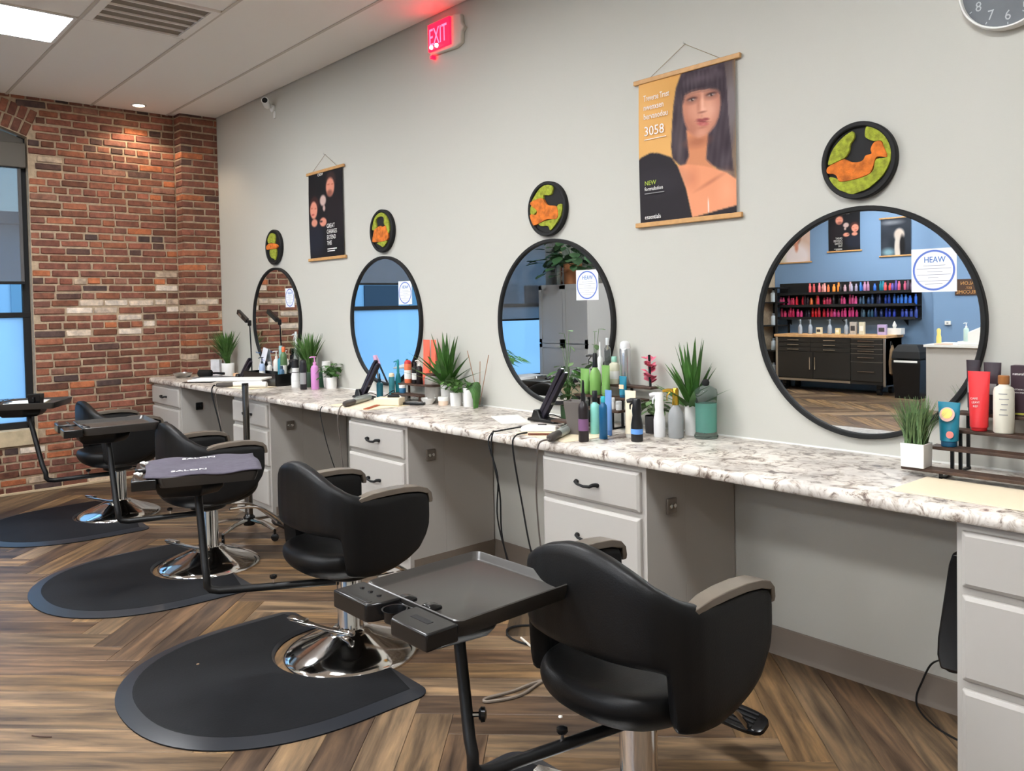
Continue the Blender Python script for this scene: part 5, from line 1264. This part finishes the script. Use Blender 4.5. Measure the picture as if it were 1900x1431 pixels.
tb = MB(); [tb.box(-.08 + .006 * i, -.0775 + .006 * i, -.024, -.007, .001, .005) for i in range(27)]; tb.build('teeth', C((128, 74, 50), .5), t)
t = thing('planter_cup', 'dark grey tapered square cup with leafy stems beside the flat iron', 'planter', (5.235, -.40, ZT), .4)
MB().rings([[(-a, -a, z), (a, -a, z), (a, a, z), (-a, a, z)] for a, z in ((.030, 0), (.046, .155), (.041, .155), (.028, .02))]).build('cup', mat('cup_grey', (104, 98, 94), .5), t, smooth=0, bevel=.003)
t = thing('potted_herb', 'green leafy stems standing in front of the third mirror', 'plant', (4.90, -.115, ZT)); pot_round(t, .042, .08, C((58, 84, 52), .5)); leafy(t, 38, .075, .21, .05, M_green, 21, .08); leafy(t, 7, .03, .38, .035, M_grass2, 22, .1)
bottle('tall black dropper bottle standing at the counter edge', 5.40, -.525, ZT, .0225, .268, (34, 28, 30), (18, 18, 20), 'dropper', mat('lab_violet', (120, 84, 120), .5))
bottle('mint bottle with a black cap behind the tall dropper bottle', 5.30, -.345, ZT, .022, .20, (142, 214, 200), (26, 26, 28), 'cyl', cf=.26)
bottle('deep blue bottle with a turquoise cap in front of the mint bottle', 5.415, -.415, ZT, .0185, .188, (24, 92, 136), (60, 190, 206), 'cyl', cf=.14)
bottle('periwinkle tube standing right of the deep blue bottle', 5.375, -.335, ZT, .020, .207, (110, 150, 206), (96, 136, 196), 'tube', cf=.12)
r3 = thing('tier_riser', 'dark brown four-step riser behind the bottles under the third mirror', 'riser', (0, 0, 0), 0, 'brown tiered racks on the counter')
def riser(t, tiers, dep=.062):
    for x0, x1, y, z in tiers: MB().box(x0, x1, y - dep / 2, y + dep / 2, z - .011, z).build('tier', M_dwood, t, bevel=.002)
    for x in (tiers[3][0] + .03, tiers[0][1] - .03):
        f = MB(); f.box(x - .005, x + .005, tiers[0][2] - .02, tiers[0][2] - .01, ZT, tiers[0][3] - .011); f.box(x - .005, x + .005, tiers[0][2] - .02, tiers[3][2] + .02, ZT, ZT + .008)
        for q in tiers[1:]: f.box(x - .005, x + .005, q[2] + .005, q[2] + .014, ZT, q[3] - .011)
        f.build('frame', M_blk, t, smooth=0)
TI = [(-.27, .933), (-.2, .999), (-.13, 1.051), (-.06, 1.103)]
riser(r3, [(4.96, 5.30, -.27, .933), (4.98, 5.34, -.2, .999), (4.99, 5.42, -.13, 1.051), (5.02, 5.42, -.06, 1.103)])
bottle('lime green tube standing left of the black trigger bottle', 5.035, -.13, 1.0515, .030, .125, (122, 168, 90), (110, 156, 80), 'tube', cf=.1)
bottle('lime green bottle with a black trigger top', 5.105, -.13, 1.0515, .0285, .205, (124, 170, 90), (26, 26, 28), 'spray', cat='bottle')
bottle('lime green tube standing right of the black trigger bottle', 5.175, -.13, 1.0515, .026, .148, (116, 160, 84), (106, 150, 78), 'tube', cf=.1)
bottle('pale beige bottle with a mint cap behind the green tubes', 5.168, -.06, 1.1035, .025, .135, (214, 210, 186), (150, 200, 180), 'cyl', M_labw, cf=.2)
bottle('tall silver aerosol can beside the third mirror', 5.235, -.055, 1.1035, .027, .212, (206, 208, 210), (226, 226, 226), 'can', bm=mat('can_silver', (206, 208, 210), .22, metal=.8))
bottle('slim clear bottle left of the silver can', 5.118, -.052, 1.1035, .0165, .225, (230, 234, 234), (206, 210, 210), 'cyl', bm=M_clear)
bottle('slim white dropper bottle on the top riser step', 5.07, -.055, 1.1035, .0145, .205, (238, 238, 236), (236, 236, 234), 'dropper')
bottle('teal tube with a sunny round print on the riser under the third mirror', 5.285, -.13, 1.0515, .023, .10, (30, 124, 150), (24, 88, 120), 'tube', mat('lab_peach', (246, 206, 170), .5), cf=.12)
bottle('small white jar on the lower riser step', 5.27, -.2, .9995, .017, .055, (238, 236, 232), (240, 240, 238), 'jar', cat='jar'); bottle('smaller clear-lidded jar beside the white jar on the riser', 5.318, -.2, .9995, .014, .042, (220, 220, 218), (206, 206, 206), 'jar', cat='jar')
bottle('cream tube with a wide white top standing in front of the riser', 5.475, -.30, ZT, .031, .208, (236, 224, 196), (240, 236, 226), 'tube', cf=.08)
bottle('black spray bottle with a small blue label', 5.57, -.37, ZT, .026, .186, (22, 22, 24), (22, 22, 24), 'mist', M_labb)
bottle('white mist spray bottle right of the black one', 5.565, -.21, ZT, .026, .198, (240, 240, 240), (240, 240, 240), 'mist')
t = bottle('clear ribbed bottle with a shiny gold spray head', 5.632, -.18, ZT, .034, .220, (230, 232, 234), (220, 180, 80), 'spray', bm=mat('ribbed_clear', (206, 208, 210), .15, trans=.55, ior=1.3))
for c in kids(t):
    if c.name.startswith('nozzle'): 
        c.data.materials[0] = mat('gold', (226, 182, 74), .2, metal=1)
        for q in kids(c): q.data.materials[0] = MC['gold']
t = thing('potted_agave', 'spiky agave plant in a tall white pot beside the teal liquid jar', 'plant', (5.635, -.062, ZT), 0, 'potted agaves'); pot_round(t, .036, .135, M_cer); agave(t, 14, 26, .14, .33, .20, .017, .10)
t = thing('disinfectant_jar', 'glass jar of teal liquid with a black comb inside', 'jar', (5.735, -.10, ZT))
MB().lathe([(.048, 0), (.052, .004), (.052, .012), (.046, .026), (.047, .165), (.05, .20), (.046, .215), (.02, .23), (.017, .232), (.0, .232)], n=36, caps=False).build('glass', mat('jar_glass', (222, 238, 234), .04, trans=.95, ior=1.15), t)
MB().lathe([(.0, .028), (.0435, .028), (.0445, .155), (.0, .155)], n=32, caps=False).build('liquid', mat('teal_liquid', (136, 214, 198), .1, trans=.25, ior=1.2), t)
MB().lathe([(.010, .228), (.015, .234), (.017, .245), (.012, .256), (.004, .259)], n=16).build('lid_knob', M_blkm, t)
MB().cbox((0, 0, 0), (.006, .014, .16), Matrix.Translation((-.012, -.018, .10)) @ Matrix.Rotation(R(-16), 4, 'Y')).build('comb', M_blkm, t)
t = thing('hair_flower', 'pink silk flower hair clip behind the agave leaves', 'hair clip', (5.395, -.062, 1.1035)); MB().tube([(0, 0, 0), (-.005, 0, .15)], .006, 8).build('stem', M_blkm, t)
rr = random.Random(4)
for k in range(22):
    a = rr.uniform(0, 2 * PI); z = .012 + .0055 * k; p = Vector((math.cos(a) * .004, math.sin(a) * .004 - .004, z)); d = Vector((math.cos(a), math.sin(a) - .5, .5)).normalized(); s_ = d.cross(Vector((0, 0, 1))).normalized()
    MB().add([p, p + d * .022 + s_ * .02, p + d * .042, p + d * .022 - s_ * .02, p + d * .02 + Vector((0, 0, .009))], [(0, 1, 4), (1, 2, 4), (2, 3, 4), (3, 0, 4)]).build('petal', mat('silk_pink', (226, 112, 136), .7), t)
t = thing('succulent', 'grey-green succulent in a dark pot behind the white mist bottle', 'plant', (5.475, -.14, ZT)); pot_round(t, .04, .08, mat('pot_dark', (44, 42, 42), .5)); leafy(t, 22, .06, .09, .05, M_grass2, 31, .08, cut=1)
# station four
r4 = thing('tier_riser', 'dark brown four-step riser at the right edge of the counter', 'riser', (0, 0, 0), 0, 'brown tiered racks on the counter')
riser(r4, [(6.665, 7.22, -.27, .933), (6.728, 7.22, -.2, .999), (6.775, 7.22, -.13, 1.051), (6.758, 7.22, -.06, 1.103)])
t = thing('grass_planter', 'bushy grass in a white square planter on the lowest riser step', 'plant', (6.706, -.276, .9335), .03)
MB().rings([[(-a, -a, z), (a, -a, z), (a, a, z), (-a, a, z)] for a, z in ((.037, 0), (.0385, .08), (.034, .08), (.033, .07))]).build('pot', M_cer, t, smooth=0, bevel=.003)
MB().box(-.033, .033, -.033, .033, .066, .072).build('soil', M_soil, t); blades(t, 260, .11, .175, .085, .0020, M_grass2, .4, 17, r0=.028).location = (0, 0, .065)
t = bottle('teal tube with a sunny round print on the right-hand riser', 6.782, -.2, .9995, .035, .148, (34, 126, 150), (22, 84, 118), 'tube', None, cf=.13)
MB().lathe([(.0, 0), (.024, 0), (.024, .002), (.0, .002)], n=26, M=Matrix.Translation((0, -.0165, .108)) @ Matrix.Rotation(R(75), 4, 'X'), caps=False).build('print_disc', mat('lab_pink', (240, 190, 176), .5), t); MB().lathe([(.0, .0), (.017, .0), (.017, .003), (.0, .003)], n=26, M=Matrix.Translation((0, -.0165, .111)) @ Matrix.Rotation(R(75), 4, 'X'), caps=False).build('print_disc', mat('lab_yellow', (246, 222, 120), .5), t)
MB().lathe([(.0, 0), (.012, 0), (.012, .002), (.0, .002)], n=18, M=Matrix.Translation((.012, -.026, .042)) @ Matrix.Rotation(R(80), 4, 'X'), caps=False).build('print_leaf', mat('lab_coral', (236, 140, 130), .5), t)
t = bottle('bright red tube standing on the right-hand riser', 6.85, -.13, 1.0515, .034, .198, (222, 52, 56), (206, 40, 46), 'tube', None, cf=.06)
Mt_ = (R(86), 0, R(25))
for k, ln in enumerate(('CARE', 'LEAVE-IN', 'REPAIR')): text(ln, .010, (-.018 + .004 * k, -.0265 + .001 * k, .105 - .013 * k), M_text, t, rot=Mt_, sx=.9)
t = bottle('cream-white bottle with a wooden cap at the right edge', 6.925, -.13, 1.0515, .031, .188, (226, 222, 206), (160, 104, 58), 'cyl', None, cf=.15)
for k, (a, b) in enumerate(((-1.75, -.95), (-1.7, -.8), (-1.5, -.9), (-1.6, -1.0), (-1.7, -.9))): band(t, .0312, .128 - .017 * k, .131 - .017 * k, M_grey, a, b, name='print_line')
bottle('dark purple tube behind the red tube, its left half hidden', 6.808, -.06, 1.1035, .022, .178, (52, 42, 48), (30, 26, 28), 'tube', M_grey, cf=.08)
bottle('dark purple tube behind the red tube, on its right side', 6.868, -.06, 1.1035, .027, .172, (56, 44, 50), (30, 26, 28), 'tube', M_grey, cf=.08)
t = thing('dark_carton', 'dark plum carton standing on the top riser step', 'carton', (6.955, -.06, 1.1035), .0); MB().box(-.026, .026, -.02, .02, 0, .166).build('body', mat('plum', (58, 40, 48), .5), t, bevel=.001); MB().box(-.026, .026, -.0208, -.02, .004, .010).build('gold_line', mat('lime_line', (190, 190, 80), .5), t, smooth=0)
text('natural', .012, (-.02, -.0206, .135), M_text, t); text('BOTANICAL', .007, (-.018, -.0206, .085), M_text, t); text('TREATMENT', .007, (-.018, -.0206, .075), M_text, t)
t = thing('grey_carton', 'pale grey carton cut off by the right photo edge', 'carton', (7.03, -.06, 1.1035)); MB().box(-.03, .03, -.02, .02, 0, .17).build('body', M_grey, t, bevel=.001); MB().box(-.03, .03, -.0208, -.02, .03, .05).build('print_band', M_white, t, smooth=0)
# under the counter: black holster leaning against the right cabinet, and its cord
t = thing('tool_holster', 'black tapered holder hanging on the side of the right cabinet', 'holder', (6.955, -.50, .385))
MB().prism([(-.080, .04), (-.070, .0), (-.02, 0), (-.003, .01), (-.003, .36), (-.034, .36), (-.046, .32), (-.078, .09)], -.05, .05, 'xz').build('body', M_blkp, t, bevel=.008)
MB().box(-.003, -.0005, -.045, .045, .05, .34).build('backplate', M_blkm, t); MB().tube([(-.05, 0, .002), (-.05, 0, -.014)], .02, 12).build('end_cap', M_blkm, t)
cord('thin black cord from the holder down to the floor at the right', [(6.905, -.50, .372), (6.875, -.45, .385), (6.79, -.22, .28), (6.69, -.06, .20), (6.65, -.035, .16), (6.62, -.03, .09), (6.60, -.03, .03), (6.63, -.08, .006), (6.72, -.16, .005), (6.82, -.20, .005), (6.90, -.22, .005)], .0035)
for x, y, lab in ((5.762, -1.047, 'tiny white scrap on the planks by the nearest chair'), (6.10, -.95, 'short pale splinter on the floor beside the nearest chair column')):
    t = tag(MB().lathe([(.008, 0), (.007, .004), (.002, .006)], n=10).build('scrap', M_wpl), lab, 'scrap'); t.location = (x, y, .0003)
t = tag(MB().tube([(0, 0, .002), (.03, .02, .003), (.06, .05, .002)], .0018, 5).build('hair_pin', C((70, 44, 34), .6)), 'thin brown hair pin on the planks at the lower left', 'hair pin'); t.location = (4.56, -2.50, .0003)

# ------------------------------------------------------------------ the other side of the room (seen in the mirrors)
struct(MB().box(0, 1.75, -4.85, -4.74, 0, H).build('wall_partition', M_wall))
t = thing('tall_cabinet', 'tall grey two-door cabinet reflected in the third mirror', 'cabinet', (.54, -4.46, 0))
M_tall = mat('tall_grey', (168, 166, 164), .5)
MB().box(-.43, .43, -.262, .24, .06, 1.75).build('body', M_tall, t, bevel=.003); MB().box(-.41, .41, -.25, .22, 0, .06).build('plinth', M_blkm, t)
for s in (-1, 1):
    d = MB(); x0, x1 = (-.428, -.003) if s < 0 else (.003, .428)
    for z0, z1 in ((.08, 1.0), (1.01, 1.74)):
        d.box(x0, x1, .24, .252, z0, z1)
        for a, b, c, e in ((x0, x1, z0, z0 + .05), (x0, x1, z1 - .05, z1), (x0, x0 + .05, z0, z1), (x1 - .05, x1, z0, z1)): d.box(a, b, .252, .260, c, e)
    o = d.build('door', M_tall, t, smooth=0); MB().tube([(-s * -.03, .26, .93), (-s * -.03, .275, .93), (-s * -.03, .275, .99), (-s * -.03, .26, .99)], .003, 6).build('handle', M_steel, o)
t = thing('trailing_plant', 'big trailing plant in a terracotta pot on top of the tall cabinet', 'plant', (.52, -4.42, 1.751)); pot_round(t, .12, .26, mat('terracotta', (178, 118, 78), .8)); leafy(t, 150, .46, .42, .13, mat('deep_leaf', (52, 82, 50), .5, noise=.4, nscale=8), 41, .24, droop=.8, cut=1)
t = thing('low_bench', 'low beige bench cabinet reflected at the bottom of the third mirror', 'bench', (1.15, -3.7, 0)); MB().box(-.9, .7, -.2, .2, .04, .60).build('body', M_stone, t, bevel=.01); MB().box(-.92, .72, -.22, .22, .60, .635).build('top', mat('bench_top', (196, 186, 172), .5), t, bevel=.006); MB().box(-.88, .68, -.18, .18, 0, .04).build('plinth', M_blkm, t)
t = thing('floor_palm', 'thin palm fronds reflected at the left edge of the third mirror', 'plant', (.9, -2.6, 0)); 
# tool cabinet
FX = -9.42
t = thing('tool_chest', 'long dark workshop drawer cabinet with a wooden top along the blue wall', 'cabinet', (1.31, FX, 0))
M_chest = mat('chest_dark', (46, 44, 42), .4, metal=.3)
MB().box(-.93, .93, -.55, -.01, .16, .885).build('body', M_chest, t, smooth=0)
for x in (-.93, .89): MB().box(x, x + .04, -.56, .004, .14, .885).build('corner_post', M_steel, t, bevel=.004)
MB().box(-.89, .37, -.012, .006, .165, .20).build('kick_rail', M_steel, t, smooth=0)
MB().box(-.95, .95, -.58, .02, .886, .93).build('wood_top', mat('bench_wood', (206, 160, 110), .5, noise=.15, nscale=14), t, bevel=.004)
def hnd(x, z, w, par): 
    m = MB(); m.tube([(x - w / 2, .012, z), (x - w / 2, .034, z), (x + w / 2, .034, z), (x + w / 2, .012, z)], .007, 6); m.build('handle', M_chrome, par)
for z0, z1 in ((.80, .875), (.725, .795), (.65, .72), (.52, .645), (.215, .515)):
    o = MB().box(.385, .885, -.01, .010, z0, z1).build('drawer', M_chest, t, bevel=.002); hnd(.635, (z0 + z1) / 2, .26, o); MB().box(.385, .885, -.008, .012, z1 - .006, z1).build('lip', M_steel, o, smooth=0)
for z0, z1 in ((.80, .875), (.725, .795), (.65, .72)):
    for x0, x1 in ((-.885, -.30), (-.295, .375)): o = MB().box(x0, x1, -.01, .010, z0, z1).build('drawer', M_chest, t, bevel=.002); hnd((x0 + x1) / 2, (z0 + z1) / 2, .2, o)
for x0, x1, hx in ((-.885, -.26, -.30), (-.25, .375, -.21)):
    o = MB().box(x0, x1, -.01, .010, .215, .645).build('door', M_chest, t, bevel=.002); m = MB(); m.tube([(hx, .01, .36), (hx, .034, .36), (hx, .034, .56), (hx, .01, .56)], .008, 6); m.build('handle', M_chrome, o)
for x in (-.8, .8):
    for y in (-.48, -.08): MB().lathe([(.02, -.03), (.055, -.028), (.055, .028), (.02, .03)], n=16, M=Matrix.Translation((x, y, .0555)) @ Matrix.Rotation(PI / 2, 4, 'Y')).build('caster', M_blkp, t); MB().box(x - .035, x + .035, y - .035, y + .035, .10, .165).build('caster_plate', M_blk, t)
t = thing('hanging_bag', 'brown and cream bag hanging on the end of the drawer cabinet', 'bag', (2.305, -9.50, .32)); MB().lathe([(.02, 0), (.075, .03), (.085, .2), (.06, .38), (.02, .46)], n=18, sx=.5).build('bag', mat('bag_brown', (120, 96, 70), .8, noise=.4, nscale=9), t); MB().tube(catmull([(0, -.05, .42), (-.02, 0, .52), (0, .05, .42)], 5), .006, 6).build('strap', M_blkm, t)
# things on the wooden top
zt = .9305
for k, x in enumerate((.72, .90, 1.24, 1.52)):
    bottle(['grey spray bottle at the left end of the wooden workbench top', 'second grey spray bottle on the wooden workbench top', 'third grey spray bottle, mid workbench top', 'fourth grey spray bottle, right of the middle of the workbench'][k], x, FX - .2, zt, .035, .24, (150, 158, 168), (120, 128, 136), 'spray')
for k, (x, w, h, c, lab) in enumerate(((1.06, .09, .11, (216, 206, 176), 'small cream carton between the grey bottles on the workbench'), (1.38, .07, .10, (220, 208, 160), 'yellowish carton beside the third grey bottle'), (1.64, .10, .20, (176, 168, 160), 'tall grey carton right of the grey bottles'), (1.78, .08, .20, (206, 200, 176), 'tall cream framed card on the workbench'), (2.10, .13, .16, (176, 160, 200), 'lilac tub box on the right of the workbench'))):
    t = thing('carton', lab, 'box', (x, FX - .2, zt)); MB().box(-w / 2, w / 2, -.03, .03, 0, h).build('body', C(c, .6), t, bevel=.003); MB().box(-w * .35, w * .35, .03, .0308, h * .3, h * .7).build('label', M_labw if k % 2 else M_textd, t, smooth=0)
t = thing('tissue_box', 'white tissue box at the right end of the workbench', 'tissue box', (2.20, FX - .40, zt + .0)); MB().box(-.13, .13, -.07, .07, 0, .10).build('box', M_wpl, t, bevel=.004); MB().lathe([(.03, .10), (.05, .14), (.02, .19), (.004, .21)], n=9, sx=.6).build('tissue', M_wpl, t)
# wall shelves with bottles
YW = YB
cols = [[(216, 90, 90), (226, 130, 140), (232, 160, 150), (240, 120, 70), (250, 150, 60), (40, 36, 40), (200, 160, 170), (160, 150, 170), (60, 120, 200), (170, 120, 150), (40, 90, 170), (30, 120, 140), (220, 80, 80), (90, 70, 150), (200, 90, 120), (90, 70, 90), (50, 70, 130)],
        [(224, 70, 130), (220, 50, 90), (226, 40, 60), (60, 40, 50), (240, 120, 60), (230, 60, 90), (220, 70, 110), (30, 26, 30), (226, 80, 140), (226, 90, 150), (60, 90, 120), (50, 80, 130), (40, 50, 90), (40, 70, 170), (60, 120, 220), (60, 130, 230), (50, 110, 220)],
        [(220, 60, 110), (210, 40, 90), (226, 60, 130), (40, 36, 50), (226, 30, 40), (220, 40, 60), (226, 60, 110), (224, 80, 150), (230, 70, 140), (220, 60, 130), (60, 90, 110), (40, 80, 110), (30, 50, 110), (40, 60, 170), (50, 70, 190), (60, 80, 180), (60, 80, 160)]]
word = lambda c: 'orange' if c[0] > 225 and 100 < c[1] < 170 and c[2] < 100 else 'pink' if c[0] > 190 and c[2] > 100 else 'red' if c[0] > 190 else 'dark' if max(c) < 100 else 'violet' if c[0] > 85 and c[2] > 130 and c[1] < 80 else 'blue' if c[2] > 120 and c[2] > c[0] else 'mauve'
pos = ['left end', 'middle', 'right end']
sh = []; cnt = {}; ORD = 'first second third fourth fifth sixth seventh eighth ninth tenth eleventh twelfth thirteenth fourteenth fifteenth sixteenth seventeenth eighteenth nineteenth twentieth'.split()
for i, z in enumerate((1.60, 1.395, 1.185)):
    t = thing('wall_shelf', 'black %s wall shelf of colourful bottles on the blue wall' % ('top', 'middle', 'bottom')[i], 'shelf', (1.31, YW, z), 0, 'black wall shelves on the blue wall')
    MB().box(-1.21, 1.21, .0, .24, -.022, 0).build('board', M_blkm, t, bevel=.002); MB().box(-1.21, 1.21, .232, .24, 0, .022).build('lip', M_blkm, t); MB().box(-1.21, 1.21, .001, .008, -.0, .185).build('back_panel', M_blkm, t, smooth=0)
    for x in (-1.0, 0, 1.0): MB().prism([(0, 0), (.2, 0), (0, -.12)], x - .006, x + .006, 'yz').build('bracket', M_blk, t)
    x0 = .72 if i == 0 else .18
    n = 33 if i == 0 else 36
    for k in range(n):
        x = x0 + (2.46 - x0) * k / (n - 1); c = cols[i][min(16, int(k / n * 17))]
        if random.random() < .06: continue
        h = random.uniform(.125, .178); r = random.uniform(.021, .026)
        ww = word(c)
        o = bpy.data.objects.new('bottle', MB().lathe([(r * .9, 0), (r, .004), (r, h * .7), (r * .6, h * .8), (r * .6, h)], n=10).mesh('bottle', C(c, .35), 45)); COL.objects.link(o)
        o.location = (x, YW + random.uniform(.06, .17), z + .0006)
        q = cnt[(i, ww)] = cnt.get((i, ww), -1) + 1; lv_ = ('top', 'middle', 'bottom')[i]
        tag(o, '%s %s bottle from the left on the %s black shelf of the blue wall' % (ORD[q], ww, lv_), 'bottle', 'bottles on the %s black wall shelf' % lv_)
t = thing('shelf_rack', 'tall black open rack in the corner left of the workbench', 'rack', (.16, -9.78, 0))
for x in (-.14, .14):
    for y in (-.2, .2): MB().box(x - .015, x + .015, y - .015, y + .015, 0, 1.72).build('post', M_blkm, t, smooth=0)
for z in (.2, .62, 1.05, 1.45, 1.70): MB().box(-.155, .155, -.215, .215, z, z + .02).build('shelf', M_blkm, t, smooth=0)
for k, z in enumerate((.22, .64, 1.07, 1.47)):
    bottle('white bottle on the black corner rack, shelf %s' % ('one', 'two', 'three', 'four')[k], .18, -9.68, z, .04, .2, (190, 200, 206), (120, 126, 130), 'cyl')
# posters on the blue wall
p = poster(1.285, 2.93, .545, .64, art_couple, 'hanging black couple poster on the blue wall, seen in the near mirror', 60, 70, YB + .012, PI); couple_text(p)
poster(.40, 2.80, .56, .655, art_white, 'hanging poster of a woman in white on the blue wall, cut by the mirror edge', 50, 60, YB + .012, PI)
poster(2.13, 2.765, .47, .60, art_pale, 'hanging dark poster with a pale draped figure on the blue wall', 50, 60, YB + .012, PI)
# bin, desk and what stands on it, plaque
t = thing('waste_bin', 'black flip-top waste bin beside the workbench', 'bin', (2.60, -9.45, 0)); MB().rings([[(-a, -b, z), (a, -b, z), (a, b, z), (-a, b, z)] for a, b, z in ((.18, .15, 0), (.21, .18, .52), (.21, .18, .58))]).build('body', M_blkp, t, smooth=0, bevel=.012); MB().rings([[(-a, -b, z), (a, -b, z), (a, b, z), (-a, b, z)] for a, b, z in ((.215, .185, .59), (.20, .17, .70), (.14, .12, .80))]).build('lid', M_blkm, t, smooth=0, bevel=.015); MB().box(-.17, .17, .17, .188, .54, .57).build('bag_edge', M_wpl, t)
t = thing('white_desk', 'pale grey reception desk reflected at the right of the near mirror', 'desk', (3.31, -8.9, 0)); MB().box(0, 1.6, 0, .66, 0, .84).build('body', M_cab, t, smooth=0); MB().box(-.02, 1.62, -.02, .70, .84, .875).build('top', M_wpl, t, bevel=.004)
t = thing('white_machine', 'white printer-like box on the reception desk', 'machine', (3.95, -8.45, .8755)); MB().prism([(-.18, 0), (.18, 0), (.18, .24), (.02, .24), (-.16, .16)], -.15, .15, 'xz').build('body', M_wpl, t, bevel=.015); MB().box(-.27, .2, -.16, .16, 0, .045).build('base', M_wpl, t, bevel=.008)
bottle('clear green pump soap bottle on the reception desk', 3.78, -8.32, .8755 + .046, .032, .24, (190, 214, 206), (238, 238, 236), 'pump')
t = thing('brass_sprayer', 'small yellow figure-shaped bottle at the desk corner', 'bottle', (3.43, -8.35, .8755)); MB().lathe([(.03, 0), (.03, .09), (.022, .13), (.026, .19), (.012, .21)], n=16).build('body', C((226, 206, 120), .4), t)
t = thing('towel_tray', 'pinkish cloth lying flat at the desk corner', 'cloth', (3.52, -8.27, .8757)); MB().box(-.1, .1, -.05, .05, 0, .016).build('cloth', C((222, 190, 170), .8), t, bevel=.005)
t = thing('wall_plaque', 'brown plaque with gold lettering on the blue wall', 'plaque', (3.24, YB + .1205, 1.64), PI); MB().box(-.19, .19, -.015, 0, -.12, .12).build('board', mat('plaque_brown', (66, 44, 32), .5), t, bevel=.004)
for k, (ln, sz) in enumerate((('SALON', .07), ('EST.', .05), ('WELCOME', .07))): text(ln, sz, (0, -.0155, .035 - .065 * k), mat('plaque_gold', (190, 140, 80), .5), t, align='CENTER')
t = thing('wall_socket', 'white socket plate on the blue wall by the bin', 'outlet', (2.95, YB + .1205, 1.11), PI, None); MB().box(-.04, .04, -.03, 0, -.03, .03).build('plate', M_wpl, t, bevel=.003); MB().box(-.012, .012, -.033, -.03, -.012, .012).build('socket', M_grey, t)
t = bpy.data.objects['floor_palm']
for i in range(9):
    a = -.6 + .2 * i; pts = [Vector((0, 0, .02)), Vector((math.sin(a) * .12, .02, .55)), Vector((math.sin(a) * .38, .05 * math.cos(3 * i), .95 + .1 * math.cos(a * 2))), Vector((math.sin(a) * .62, .08 * math.cos(3 * i), .95))]
    MB().tube(catmull([tuple(p) for p in pts], 4), [.006] * 12 + [.002], 5).build('frond', M_green, t)
    q = catmull([tuple(p) for p in pts], 4); lf = MB()
    for k in range(5, 13):
        for s in (-1, 1):
            p = Vector(q[k]); lf.add([p, p + Vector((.10, s * .09, -.02)), p + Vector((.17, s * .13, -.07)), p + Vector((.10, s * .06, -.02))], [(0, 1, 2, 3)])
    lf.build('leaflets', M_green, t)['kind'] = 'stuff'
MB().lathe([(.12, 0), (.15, .25), (.14, .25), (.12, .2)], n=24).build('pot', M_blkm, t)
